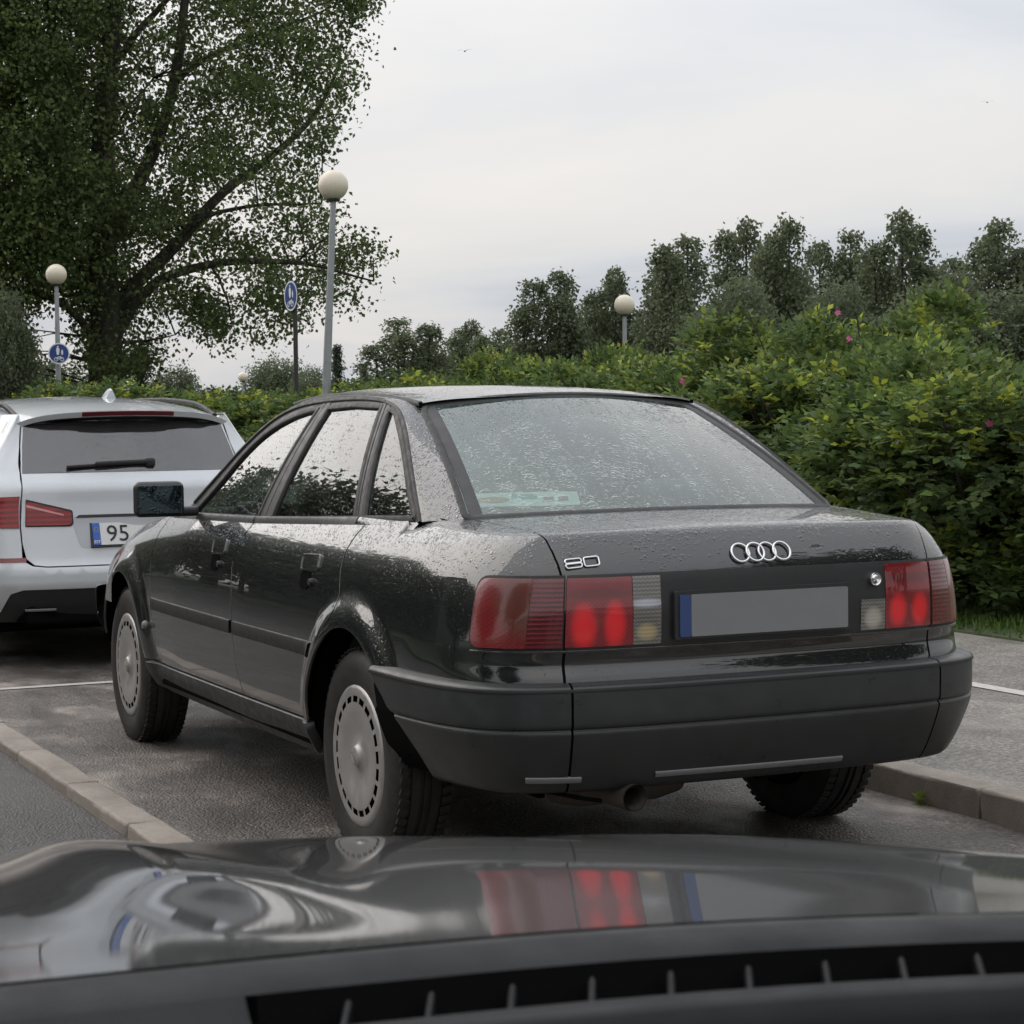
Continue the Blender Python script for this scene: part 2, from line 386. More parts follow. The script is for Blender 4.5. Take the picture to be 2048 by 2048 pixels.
# ------------------------------------------------------------------ ground, road, bay, path, kerbs, markings
M = {}
def asphalt(name, dark, light, patchc, patchw, rough=.62, scale=1.0, wet=.5):
    m = Mat(name); co = m.coord()
    v = m.node('TexVoronoi', i_Scale=105.0*scale); m.L(co, v.inputs['Vector']); sr = m.node('SeparateColor'); m.L(v.outputs['Color'], sr.inputs[0])
    stone = m.mix(m.maprange(sr.outputs[0], .0, 1, 0, 1), dark, light)
    stone = m.mix(m.maprange(m.noise(55*scale, 3, .7), .38, .68, 0, .75), stone, tuple(x*.35 for x in dark))
    big = m.noise(.9, 6, .62); mid = m.noise(3.2, 5, .6, stretch=(1.4, .6, 1))
    stone = m.mix(m.math('MULTIPLY', m.maprange(big, .49, .60, 0, 1), patchw), stone, patchc)
    dampf = m.maprange(mid, .42, .60, 0, 1); stone = m.mix(m.math('MULTIPLY', dampf, wet), stone, tuple(x*.4 for x in dark))
    m.col(stone); m.L(m.maprange(dampf, 0, 1, rough, rough-.25), m.b.inputs['Roughness']); m.b.inputs['Specular IOR Level'].default_value = .45
    h = m.math('ADD', m.math('MULTIPLY', v.outputs['Distance'], -.8), m.noise(90*scale, 3, .7)); m.bump(h, 1, .011); return m.m
M['asphalt_bay'] = asphalt('asphalt_bay', (.088, .077, .067), (.26, .232, .205), (.38, .33, .29), .8, wet=.65)
M['asphalt_road'] = asphalt('asphalt_road', (.050, .047, .044), (.125, .117, .110), (.13, .12, .11), .4, wet=.3)
M['asphalt_path'] = asphalt('asphalt_path', (.165, .154, .140), (.42, .39, .355), (.44, .41, .37), .5, wet=.25)
M['earth'] = simple('earth', (.05, .065, .03), .9, noise=.5, nscale=2)
def concrete():
    m = Mat('kerb_concrete'); c = m.ramp(m.noise(5, 6, .65), [(.3, (.17, .145, .12)), (.55, (.27, .235, .20)), (.75, (.33, .295, .255))])
    c = m.mix(m.maprange(m.noise(160, 2, .7), .45, .7, 0, .5), c, (.12, .10, .085)); m.col(c); m.set(Roughness=.72); m.bump(m.noise(130, 4, .7), .7, .004); return m.m
M['kerb'] = concrete()
M['line_white'] = simple('line_white', (.42, .41, .38), .6, noise=.35, nscale=60, bump=.5, bscale=300, bdist=.002)
def sheet(name, x0, x1, y0, y1, z, mat, parent=None):
    o = mk(name, [gridp(np.array([[(x0, y0, z), (x0, y1, z)], [(x1, y0, z), (x1, y1, z)]], float), (0, 0, -100))], mat, parent); return tag(o, kind='structure')
def slab(name, x0, x1, y0, y1, z, mat, parent=None, dep=.3): return tag(mk(name, [box(((x0+x1)/2, (y0+y1)/2, z-dep/2), (x1-x0, y1-y0, dep))], mat, parent), kind='structure')
sheet('ground', -700, 700, -400, 1600, -.10, M['earth'])
slab('road', -6.8, -1.28, -60, 120, -.035, M['asphalt_road'])
slab('parking_bay', -1.165, 1.155, -60, 120, 0, M['asphalt_bay'])
slab('path', 1.268, 4.02, -60, 120, .088, M['asphalt_path'])
slab('verge', 4.02, 60, -60, 140, .10, M['earth'])
slab('far_verge', -60, -6.8, -60, 140, .05, M['earth'])
def kerb(name, x0, x1, top, y0, y1, first, length, lo):
    """a row of separate worn kerb stones"""
    e = empty(name); tag(e, kind='structure'); meshes = []
    for k in range(4):
        bm = bmesh.new(); bmesh.ops.create_cube(bm, size=1)
        for v in bm.verts: v.co = Vector((v.co.x*(x1-x0), v.co.y*(length-.010), v.co.z*.28))
        bmesh.ops.bevel(bm, geom=bm.edges[:], offset=.014, segments=2, profile=.5, affect='EDGES')
        bmesh.ops.subdivide_edges(bm, edges=[ed for ed in bm.edges if ed.calc_length() > .2], cuts=7)
        for v in bm.verts: v.co += Vector((random.uniform(-1, 1), random.uniform(-.4, .4), random.uniform(-1, 1)))*.0028
        meshes.append(bmp(bm, R(60)))
    obs = [mk('kerb_stone', p, M['kerb'], e) for p in meshes]; y = first-math.ceil((first-y0)/length)*length; i = 0
    while y < y1:
        o = obs[i] if i < 4 else obs[i % 4].copy()
        if i >= 4: col.objects.link(o); o.parent = e
        o.location = ((x0+x1)/2+random.uniform(-.003, .003), y+length/2, top-.14+random.uniform(-.003, .003)); o.rotation_euler = (0, 0, random.uniform(-.004, .004)+(math.pi if i % 3 == 0 else 0)); y += length; i += 1
    return e
kerb('left_kerb', -1.283, -1.16, .006, -3, 32, 1.80, .833, -.035)
kerb('right_kerb', 1.15, 1.272, .098, -3, 32, .62, 1.0, 0)
tag(sheet('bay_marking', -1.02, 1.10, 5.415, 5.485, .004, M['line_white']), kind='structure')
tag(sheet('path_marking', 2.69, 2.78, -20, 60, .092, M['line_white']), kind='structure')
# ------------------------------------------------------------------ the black sedan (its rear bumper at y = 0, heading +Y, ground z = 0)

M['black_paint'] = paint('black_paint', (.011, .012, .013), top=.85, side=.13, grime=(.035, .03, .026))
M['black_plastic'] = simple('black_plastic', (.020, .021, .022), .42, noise=.25, nscale=30, bump=.4, bscale=900, bdist=.0006)
M['bumper_plastic'] = simple('bumper_plastic', (.026, .028, .029), .36, noise=.3, nscale=14, bump=.35, bscale=700, bdist=.0006)
M['rubber'] = simple('rubber', (.012, .012, .012), .55, noise=.3, nscale=40)
M['dark_void'] = simple('dark_void', (.006, .006, .006), .9, spec=.02)
M['chrome'] = simple('chrome', (.72, .72, .73), .16, metal=1)
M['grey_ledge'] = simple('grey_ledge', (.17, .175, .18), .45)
M['wheel_silver'] = simple('wheel_silver', (.36, .345, .335), .42, metal=.55, noise=.18, nscale=26)
M['mirror_glass'] = (lambda m: (m.set(Base_Color=(.05, .068, .078), Roughness=.04, Metallic=1.), m.bump(m.drops(90, .7, .6), 1, .004), m.m)[-1])(Mat('mirror_glass'))
M['seat_cloth'] = simple('seat_cloth', (.11, .11, .115), .9, noise=.3, nscale=60)
M['trim_grey'] = simple('trim_grey', (.05, .05, .052), .7, noise=.2)
M['headliner'] = simple('headliner', (.32, .32, .31), .9)
M['side_glass'] = glass('side_glass', (.66, .78, .73), drop=.42, boost=.95, scale=95)
M['rear_glass'] = glass('rear_glass', (.66, .82, .76), fog=.13, fogcol=(.50, .76, .66), drop=.74, boost=1.12, scale=90, streak=True, bd=.0026)
M['plate_white'] = simple('plate_white', (.20, .205, .21), .4, noise=.05, nscale=30)
M['plate_blue'] = simple('plate_blue', (.03, .06, .18), .4)
def tyremat():
    m = Mat('tyre_rubber'); m.set(Roughness=.62); m.b.inputs['Specular IOR Level'].default_value = .4
    m.col(m.mix(m.maprange(m.noise(18, 5, .6), .35, .7, 0, .6), (.013, .013, .013), (.045, .041, .037))); m.bump(m.noise(240, 2), .3, .001); return m.m
M['tyre'] = tyremat()
def lens(name, c1, c2, ribs=0, ribscale=1500, blobs=(), rough=.06, smoke=None):
    m = Mat(name); m.set(Roughness=.22, Coat_Weight=1., Coat_Roughness=.02, Coat_IOR=1.5); sp = m.node('SeparateXYZ'); m.L(m.coord(), sp.inputs[0])
    base = m.mix(m.noise(14, 2), c1, c2)
    cell = m.math('MULTIPLY', m.math('SINE', m.math('MULTIPLY', sp.outputs[0], 520.)), m.math('SINE', m.math('MULTIPLY', sp.outputs[2], 520.)))
    base = m.mix(m.maprange(cell, -.5, .6, 0, .45), base, tuple(x*.35 for x in c1))
    w = m.math('SINE', m.math('MULTIPLY', sp.outputs[2], float(ribscale)))
    if ribs: base = m.mix(m.maprange(w, -.6, .8, 0, ribs), base, tuple(x*.25 for x in c1))
    for (bx, bz, rx, rz, cc) in blobs:      # reflector glow and darker blotches painted into the lens colour
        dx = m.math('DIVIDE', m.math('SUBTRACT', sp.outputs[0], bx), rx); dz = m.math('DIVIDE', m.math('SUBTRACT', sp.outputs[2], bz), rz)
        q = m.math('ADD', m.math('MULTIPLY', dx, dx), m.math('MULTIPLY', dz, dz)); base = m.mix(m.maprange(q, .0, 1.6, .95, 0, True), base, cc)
    m.col(base); m.bump(w, .5 if ribs > .5 else .10, .0003); m.bump(m.drops(135, .5, .2), 1, .004, 'Coat Normal'); return m.m
RED, DRED, RED_GLOW = (.25, .010, .018), (.12, .006, .012), (.80, .010, .018)

# ---- body surface: plan curve around the car x section running up it
PL = [(0, .040), (.30, .046), (.50, .060), (.60, .082), (.69, .120), (.755, .195), (.795, .33), (.815, .52), (.822, .8), (.828, 1.2), (.833, 2.0), (.830, 2.8), (.822, 3.3), (.808, 3.75), (.785, 4.0), (.74, 4.16), (.62, 4.28), (.32, 4.36), (0, 4.38)]
def planner(pts, sig):
    q = resamp(pts, 4000); d = np.concatenate([[0], np.cumsum(np.linalg.norm(np.diff(q, axis=0), axis=1))]); k = int(3*sig/(d[1]-d[0]))
    w = np.exp(-.5*(np.arange(-k, k+1)*(d[1]-d[0])/sig)**2); w /= w.sum()
    ex = np.concatenate([q[k:0:-1]*[-1, 1], q, q[-2:-k-2:-1]*[-1, 1]]); q = np.stack([np.convolve(ex[:, i], w, 'valid') for i in (0, 1)], -1)
    q[0, 0] = q[-1, 0] = 0; d = np.concatenate([[0], np.cumsum(np.linalg.norm(np.diff(q, axis=0), axis=1))])
    t = unit(np.gradient(q, axis=0)); return d, q[:, 0], q[:, 1], t[:, 1], -t[:, 0]
PS, PX, PY, PNX, PNY = planner(PL, .045)
i0, i1 = np.searchsorted(PS, .55), np.searchsorted(PS, PS[-1]-.65)
def s_of_y(y): return np.interp(y, PY[i0:i1], PS[i0:i1])
ix = np.searchsorted(PS, .95)
def s_of_x(x): return np.interp(x, PX[:ix], PS[:ix])
Is = table([(.15, .07), (.25, .042), (.33, .026), (.40, .010), (.47, .0), (.62, .0), (.72, .007), (.80, .019), (.86, .034), (.90, .052), (.94, .078), (.97, .102), (1.0, .128), (1.05, .17), (1.15, .27)], .018)
Ir = table([(.15, .05), (.5, .03), (.58, .0), (.61, .002), (.645, .014), (.69, .004), (.78, .0), (.87, .006), (.90, .018), (.94, .040), (.975, .062), (1.0, .085), (1.05, .135), (1.15, .235)], .009)
Zs = table([(.15, .15), (.95, .95), (1.0, .978), (1.05, .986), (1.15, .995)], .012)
Zr = table([(.15, .15), (.95, .952), (.985, .983), (1.0, .988), (1.05, .992), (1.15, 1.0)], .006)
kf = table([(-1, 1), (2.7, 1), (3.05, .92), (3.4, .82), (3.67, .72), (3.9, .55), (4.1, .38), (4.5, .28)], .12)
ARCH = ((.965, .352, .382), (3.58, .372, .382))
def flare(y, z):
    f = 0
    for cy, a, b in ARCH:
        q = np.hypot((y-cy)/a, (z-.30)/b); t = np.clip((1.31-q)/.30, 0, 1); f = f+.026*(t*t*(3-2*t)*.6+.4*t*(2-t)*sstep(0, .6, t))
    return f
def deck(x, y): return .974+.020*(1-(x/.6)**2)+.062*(y-.15)
def Bd(s, v, off=0.):
    s, v = np.asarray(s, float), np.asarray(v, float); sg = np.where(s < 0, -1., 1.); a = np.abs(s)
    X, Y, nx, ny = (np.interp(a, PS, q) for q in (PX, PY, PNX, PNY)); wr, wf = np.clip(-ny, 0, 1), np.clip(ny, 0, 1)
    k = kf(Y); zs = Zs(v)*1.; side = (Y > .8); zs = np.where(side, v, zs); zs = np.where(zs > .6, .6+(zs-.6)*k, zs)
    z = zs*(1-wr**2)+Zr(v)*wr**2
    x = X-Is(v)*sstep(.45, .78, X); y = Y+Ir(v)*wr-Is(v)*1.2*wf
    x = x+flare(y, z)*np.clip(nx, 0, 1)
    b = sstep(.96, 1.05, v)*(1-sstep(.62, .8, Y)); z = z*(1-b)+deck(x, y)*b
    return np.stack([sg*x+0*z, y+0*z, z], -1)
def side(sg):
    def f(y, z):
        k = kf(y); v = np.where(z > .6, .6+(z-.6)/k, z); return Bd(sg*s_of_y(y), v)
    return f
def arch_pts(i, z0, z1, grow=1.0, back=True, n=24):
    """points on the arch edge from height z0 on one flank over the top to z1 on the other"""
    cy, a, b = ARCH[i]; a, b = a*grow, b*grow; t0 = math.asin(np.clip((z0-.30)/b, -1, 1)); t1 = math.pi-math.asin(np.clip((z1-.30)/b, -1, 1))
    return [(cy+a*math.cos(t), .30+b*math.sin(t)) for t in np.linspace(t0, t1, n)]

sedan = empty('black_sedan', (0, 0, 0), label='wet black four-door sedan parked between the two kerbs', cat='car')
GAP = .0045
BF = smooth_line([(3.165, .915), (3.178, .83), (3.183, .756), (3.150, .60), (3.132, .52), (3.06, .41), (3.01, .368)], 2)
BB = smooth_line([(2.062, .935), (2.105, .87), (2.128, .80), (2.092, .70), (2.078, .56), (2.045, .45), (2.010, .366)], 2)
BR = smooth_line([(1.088, .974), (1.112, .92), (1.110, .86), (1.070, .76), (1.072, .71), (1.13, .665), (1.20, .618)], 2)
belt = lambda y: np.interp(y, [.5, .75, 1.09, 2.06, 2.9, 3.2], [.992, .990, .974, .940, .924, .915])
bl = lambda a, b, n=12: [(y, float(belt(y))) for y in np.linspace(a, b, n)]
for sg in (-1, 1):
    f = side(sg)
    # front door
    pf = [(y-GAP, z) for y, z in BF]+[(y, .366) for y in np.linspace(3.0, 2.02, 10)]+[(y+GAP, z) for y, z in BB[::-1]]+bl(2.08, 3.15)
    d1 = mk('front_door', patch(pf, f, .02), M['black_paint'], sedan)
    # rear door, cut away round the arch
    ar = [p for p in arch_pts(0, .366, .56, 1.04)]; ap = [p for p in arch_pts(0, .366, .9, 1.045, n=60) if p[1] <= .612 and p[0] > .97]
    pr = [(y-GAP, z) for y, z in BB]+[(y, .366) for y in np.linspace(2.0, 1.36, 8)]+ap+[(y+GAP, z) for y, z in BR[::-1]]+bl(1.11, 2.04)
    d2 = mk('rear_door', patch(pr, f, .018), M['black_paint'], sedan)
    # mouldings, handles
    mk('moulding', [strip([(3.13, .588), (2.098, .588)], .046, f, .006, .012)], M['rubber'], d1)
    mk('moulding', [strip([(2.062, .588), (1.275, .588)], .046, f, .006, .012)], M['rubber'], d2)
    for dd, hy in ((d1, 2.30), (d2, 1.36)):
        pl = round_poly([(hy-.075, .828), (hy+.068, .822), (hy+.075, .866), (hy-.068, .872)], .008)
        h = mk('handle', [patch(pl, f, .012, .004, .010)], M['black_paint'], dd)
        mk('handle_pull', [strip(np.concatenate([pl, pl[:1]]), .006, f, .0065, .008, step=.01)], M['black_paint'], h)
        mk('handle_pocket', [patch(round_poly([(hy-.012, .765), (hy+.06, .765), (hy+.066, .82), (hy-.02, .82)], .02), f, .012, .003, .003)], M['dark_void'], h)
        mk('lock', [lathe([(.0, .02), (.010, .02), (.012, .012), (.012, -.01)], 16, 'x', (0, 0, 0)) if sg > 0 else mir(lathe([(.0, .02), (.010, .02), (.012, .012), (.012, -.01)], 16, 'x'))], M['black_plastic'], h).location = tuple(f(np.array([hy-.04]), np.array([.79]))[0]-np.array([sg*.008, 0, 0]))
    mk('door_gap_shade', [strip(BF, .0085, f, -.0012, .02, step=.03)], M['dark_void'], d1); mk('door_gap_shade', [strip(BB, .0085, f, -.0012, .02, step=.03)], M['dark_void'], d1); mk('door_gap_shade', [strip(BR, .0085, f, -.0012, .02, step=.03)], M['dark_void'], d2)  # near-black strips laid in the shut lines as the shade between panels
    # sill cover
    mk('sill', [patch([(3.20, .357), (3.18, .27), (3.10, .248), (1.40, .248), (1.33, .27), (1.315, .357)], lambda y, z, f=f, sg=sg: f(y, z)+np.stack([sg*(.008-.55*np.clip(.34-z, 0, 1)**1.2)+0*y, 0*y, 0*y], -1), .03, 0, .03)], M['black_plastic'], sedan)
    # front fender and rear quarter
    fa = arch_pts(1, .372, .42, 1.0)
    pfen = [(y+GAP, z) for y, z in BF[::-1]]
    pfen = [(3.21, .372)]+arch_pts(1, .372, .50, 1.0)[::-1][0:0]
    arch_f = [p for p in arch_pts(1, .40, .372, 1.0, n=40)]          # from the front flank over to the rear flank
    top = [(y, float(.6+(.96-.6)*kf(y))) for y in np.linspace(3.16, 4.1, 14)]
    pfen = [(y+GAP, z) for y, z in BF]+[(3.10, .370)]+arch_f[::-1]+[(4.02, .42), (4.12, .56), (4.12, float(.6+.3*kf(4.12)))]+top[::-1]
    mk('front_fender', patch(pfen, f, .0105), M['black_paint'], sedan)
    mk('side_indicator', [xf(lathe([(0, .012), (.012, .010), (.018, .0), (.018, -.01)], 18, 'x') if sg > 0 else mir(lathe([(0, .012), (.012, .010), (.018, .0), (.018, -.01)], 18, 'x')), f(np.array([3.19]), np.array([.50]))[0])], M['grey_ledge'], sedan)
    sq = lambda y: float(s_of_y(y))
    # quarter in (s, v)
    qa = [(sq(y), z) for y, z in [p for p in arch_pts(0, .9, .59, 1.0, n=60)]]
    sgap = float(s_of_x(.570))
    quarter = [(sq(y-GAP), z) for y, z in BR]+[(sq(y-GAP), z) for y, z in [p for p in arch_pts(0, .366, .9, 1.045, n=60)][::-1] if z <= .612 and y > .97][0:]+[(sq(y), z) for y, z in [p for p in arch_pts(0, .366, .575, 1.0, n=40)]]
    TG = [(.569, .600), (.568, .70), (.583, .87), (.596, .905), (.613, .933), (.643, .967), (.668, .983), (.690, 1.0), (.712, 1.025), (.725, 1.05)]      # trunk gap: plan x, v
    quarter += [(s, .575) for s in np.linspace(sq(.66), sgap+.004, 14)]+[(float(s_of_x(x))+.004, v) for x, v in TG]
    quarter += [(s, 1.05) for s in np.linspace(float(s_of_x(.725)), sq(.66), 20)]+[(sq(y), float(belt(y))+.006) for y in np.linspace(.75, 1.07, 8)]
    fb = lambda s, v, sg=sg: Bd(sg*s, v)
    q = mk('rear_quarter', [patch(quarter, fb, .0085)], M['black_paint'], sedan)
    # strip of the quarter beside the boot lid on the deck
    e = Bd(sg*np.linspace(float(s_of_x(.715)), sq(.70), 30), np.full(30, 1.05)); dy = np.linspace(e[0, 1], .70, 30); ex = np.interp(dy, e[:, 1], np.abs(e[:, 0]))
    xi = np.minimum(np.interp(dy, [e[0, 1], .615, .75], [abs(e[0, 0]), .590, .56])+.005, ex-.0005); g = np.stack([np.stack([sg*(ex*(1-t)+xi*t), dy, deck(ex*(1-t)+xi*t, dy)], -1) for t in np.linspace(0, 1, 5)], 1)
    mk('deck_edge', [gridp(g, (0, .4, 0))], M['black_paint'], q)
    # belt rubber between sheet metal and glass
# ---- boot lid: rear face, deck
TGs = [(float(s_of_x(x))-.004, v) for x, v in TG]
lidp = [(-s, v) for s, v in TGs]+[(s, v) for s, v in TGs[::-1]]+[(s, .600) for s in np.linspace(sgap-.004, -sgap+.004, 30)]
lid = mk('boot_lid', [patch(lidp, Bd, .014, hem=.012)], M['black_paint'], sedan)
ss = np.linspace(-TGs[-1][0], TGs[-1][0], 60); E0 = Bd(ss, np.full(60, 1.05)); xs0 = E0[:, 0]; xs1 = np.linspace(-.590, .590, 60); rows = []
for t in np.linspace(0, 1, 24):
    y1 = .50+.115*(xs1/.59)**2; x = xs0*(1-t)+xs1*t; y = E0[:, 1]*(1-t)+y1*t; rows.append(np.stack([x, y, deck(x, y)], -1))
P_ = np.stack(rows, 1); P_[:, 0, 2] = E0[:, 2]
mk('boot_deck', [gridp(P_, (0, .4, 0))], M['black_paint'], lid)

for sg in (-1, 1): mk('lid_gap_shade', [strip([(sg*float(s_of_x(x)), v) for x, v in TG], .0085, Bd, -.0012, .02, step=.02)], M['dark_void'], lid)  # near-black strip painting the shade inside the boot lid gap
# ---- greenhouse
def gx(y, z): x0 = .748-.045*(np.clip((2.2-y)/1.45, 0, 2))**2-.02*(np.clip((y-2.2)/.8, 0, 2))**2; h = z-.945; return x0-.36*h-.42*np.maximum(h, 0)**2
def gs(sg): return lambda y, z: np.stack([sg*gx(y, z), y+0*z, z+0*y], -1)
W_front = smooth_line([(2.85, .938), (2.63, 1.056), (2.515, 1.155), (2.40, 1.228), (2.26, 1.279), (2.10, 1.310), (1.96, 1.322)], 2).tolist()+[(2.045, .955)]
W_rear = [(1.912, .957), (1.868, 1.324), (1.65, 1.331), (1.412, 1.324), (1.205, .985)]
W_qtr = [(1.142, .988)]+smooth_line([(1.345, 1.312), (1.30, 1.312), (1.235, 1.285), (1.09, 1.207), (.99, 1.142), (.795, 1.0)], 2).tolist()
outer = smooth_line([(2.98, .925), (2.70, 1.075), (2.54, 1.190), (2.42, 1.262), (2.30, 1.308), (2.145, 1.335), (1.965, 1.345), (1.73, 1.351), (1.53, 1.348), (1.38, 1.338), (1.255, 1.310), (1.12, 1.247), (.95, 1.140), (.80, 1.03), (.752, .990)], 2)
def Rw(a, b):
    xb, yb, zb = .602*a, .520+.098*a*a, 1.012-.012*a*a; xt, yt, zt = .472*a, 1.195+.06*a*a, 1.354-.032*a*a
    u = 4*b*(1-b)*.018; return np.stack([xb*(1-b)+xt*b, yb*(1-b)+yt*b-u*.5, zb*(1-b)+zt*b+u*.85], -1)
def Ww(a, b):
    xb, yb, zb = .67*a, 3.36-.22*a*a, .925+0*a; xt, yt, zt = .465*a, 2.50-.10*a*a, 1.358-.030*a*a
    u = 4*b*(1-b)*.02; return np.stack([xb*(1-b)+xt*b, yb*(1-b)+yt*b+u*.5, zb*(1-b)+zt*b+u*.85], -1)
zc = table([(1.1, 1.340), (1.2, 1.356), (1.5, 1.383), (1.8, 1.396), (2.05, 1.397), (2.3, 1.384), (2.5, 1.362), (2.65, 1.335)], .08)
def roof(x, y): return np.stack([x+0*y, y+0*x, zc(y)-.014*(x/.47)**2-.012*(np.abs(x)/.47)**6], -1)
def cabin_side(sg):
    f = gs(sg); n = 120; A2 = resamp(outer, n); A = f(A2[:, 0], A2[:, 1]); up = f(A2[:, 0], A2[:, 1]+.005)-f(A2[:, 0], A2[:, 1]-.005)
    # matching inner curve: windscreen edge, roof edge, rear window edge
    s1 = np.array([Ww(np.array(sg*1.02), b) for b in np.linspace(0, 1, 30)]); s3 = np.array([Rw(np.array(sg*.992), b) for b in np.linspace(1, 0, 30)])
    s2 = np.array([roof(np.array(sg*.47), y) for y in np.linspace(2.38, 1.28, 20)])
    # split the outer curve where it turns from A-pillar to rail to C-pillar
    kA, kC = np.argmin(np.abs(A2[:, 0]-2.34)), np.argmin(np.abs(A2[:, 0]-1.33))
    D = np.concatenate([resamp(s1, kA), resamp(s2, kC-kA), resamp(s3, n-kC)])
    for _ in range(10): D[1:-1] = D[1:-1]*.5+(D[:-2]+D[2:])*.25
    T = np.zeros_like(D); T[:, 0] = -sg; t1 = Ww(np.array(sg*.9), .5)-Ww(np.array(sg*1.0), .5); t3 = Rw(np.array(sg*.9), .5)-Rw(np.array(sg*1.0), .5)
    T[:kA] = unit(t1); T[kC:] = unit(t3); T[kA:kC] = unit(np.array([-sg, 0, .12]))
    for _ in range(6): T[1:-1] = T[1:-1]*.5+(T[:-2]+T[2:])*.25
    nrm = unit(np.cross(f(A2[:, 0]+.005, A2[:, 1])-f(A2[:, 0]-.005, A2[:, 1]), up)); tan = unit(np.gradient(A, axis=0)); out = np.cross(nrm, tan); out *= np.sign((out*(D-A)).sum(1))[:, None]
    ka = np.full(n, .6); ka[:kA] = .35; ka[kC:] = .22
    for _ in range(8): ka[1:-1] = ka[1:-1]*.5+(ka[:-2]+ka[2:])*.25
    return loft(A, out, D, T, 12, ka[:, None]), A, D
for sg in (-1, 1):
    f = gs(sg); p, A, D = cabin_side(sg); mk('cabin_frame', [p], M['black_paint'], sedan)
    dr = [o for o in sedan.children if o.name.startswith('front_door')][0 if sg < 0 else 1]; rd = [o for o in sedan.children if o.name.startswith('rear_door')][0 if sg < 0 else 1]
    ob = sedan
    for nm, W, pa in (('window', W_front, dr), ('window', W_rear, rd), ('quarter_window', W_qtr, sedan)):
        w = mk(nm, [patch(W, f, .03, -.006, .0)], M['side_glass'], pa)
        L_ = np.array(W+W[:1]); mk('window_seal' if pa is sedan else 'window_frame', [strip(W, .020, f, .004, .016, closed=True)], M['rubber'], pa)
    # pillars between the panes and the frame field round them
    mk('door_frame', [patch([(2.045, .945), (1.958, 1.318), (1.950, 1.342), (1.922, 1.342), (1.984, .945)], f, .03, .001, .012)], M['black_plastic'], dr)
    mk('door_frame', [patch([(1.977, .945), (1.916, 1.342), (1.880, 1.343), (1.868, 1.322), (1.912, .945)], f, .03, .001, .012)], M['black_plastic'], rd)
    mk('door_frame', [patch([(1.205, .972), (1.412, 1.322), (1.412, 1.336), (1.388, 1.335), (1.178, .972)], f, .03, .002, .012)], M['black_plastic'], rd)
    mk('pillar_trim', [patch([(1.172, .972), (1.382, 1.334), (1.352, 1.330), (1.142, .985), (1.140, .972)], f, .03, .001, .012)], M['black_plastic'], sedan)
    ol = outer[outer[:, 1] > .97]
    mk('upper_frame', [strip(ol, .012, f, .006, .012)], M['rubber'], sedan)
    fieldF = [tuple(p) for p in outer if p[0] > 1.95]+[(1.935, 1.346), (1.935, 1.325)]+[tuple(p) for p in W_front[:-1]][::-1]+[(2.86, .93)]
    mk('window_surround', [patch(fieldF, f, .03, -.001, .01)], M['black_plastic'], dr)
    fieldR = [(1.90, 1.347)]+[tuple(p) for p in outer if 1.42 < p[0] < 1.89]+[(1.412, 1.339), (1.412, 1.324), (1.65, 1.331), (1.868, 1.324), (1.90, 1.33)]
    mk('window_surround', [patch(fieldR, f, .03, -.001, .01)], M['black_plastic'], rd)
    mk('quarter_surround', [patch([(1.36, 1.335)]+[tuple(p) for p in outer if p[0] < 1.35 and p[1] > .99]+[(.79, .99)]+[tuple(p) for p in W_qtr[::-1] if p[1] > 1.0], f, .03, -.001, .01)], M['black_plastic'], sedan)
    # belt: closes the ledge between doors and glass
    for (ya, yb, pa) in ((3.10, 2.069, dr), (2.055, 1.17, rd), (1.16, .755, sedan)):
        yy = np.linspace(ya, yb, 30); zb = belt(yy); fd = np.linspace(1, 1 if pa is not sedan else 0, 30); a = side(sg)(yy, zb-.003); b = f(yy, zb+.002+.020*fd); g = np.stack([a*(1-t)+b*t+np.stack([0*yy, 0*yy, .008*fd*math.sin(math.pi*t)], -1) for t in np.linspace(0, 1, 6)], 1)
        mk('belt_seal', [gridp(g, (0, 2, .5))], M['black_plastic'] if pa is not sedan else M['black_paint'], pa)
    # roof rain channel moulding
    rl = np.stack([np.full(30, sg*.478), np.linspace(2.42, 1.24, 30)], -1); mk('roof_moulding', [strip(rl, .014, roof, .005, .012, ref=(0, 2, 0))], M['rubber'], sedan)
# roof panel
yy, xx = np.linspace(1.17, 2.52, 50), np.linspace(-.48, .48, 40)
Pr = roof(xx[:, None]+0*yy[None], 0*xx[:, None]+yy[None]); k = (Pr[..., 0]/.472)**2
Pr[..., 1] = np.clip(Pr[..., 1], 1.178+.06*k, 2.505-.10*k); Pr = roof(Pr[..., 0], Pr[..., 1]); mk('roof', [gridp(Pr, (0, 2, 0))], M['black_paint'], sedan)
# rear window and windscreen
ga, gb = np.linspace(-1.0, 1.0, 40), np.linspace(0.0, 1.0, 24)
rg = mk('rear_window', [gridp(Rw(ga[:, None]+0*gb[None], gb[None]+0*ga[:, None]), (0, 2.2, .6))], M['rear_glass'], sedan)
fr = [(a, .0) for a in np.linspace(-1, 1, 20)]+[(1, b) for b in np.linspace(0, 1, 12)]+[(a, 1.) for a in np.linspace(1, -1, 20)]+[(-1, b) for b in np.linspace(1, 0, 12)]
def rws(line, w, off): 
    return strip(line, w, Rw, off, .014, step=.05)
gl_ = round_poly([(-1.0, .0), (1.0, .0), (1.0, 1.0), (-1.0, 1.0)], [.05, .05, .10, .10], 6)
mk('window_gasket', [strip(gl_, .018, Rw, .007, .014, step=.04, closed=True)], M['rubber'], rg)
mk('glass_border', [rws([(-.95, b) for b in np.linspace(.01, .99, 14)], .040, .0025), rws([(.95, b) for b in np.linspace(.01, .99, 14)], .040, .0025), rws([(a, .015) for a in np.linspace(-.96, .96, 24)], .020, .0027), rws([(a, .98) for a in np.linspace(-.96, .96, 24)], .016, .0027)], M['trim_grey'], rg)
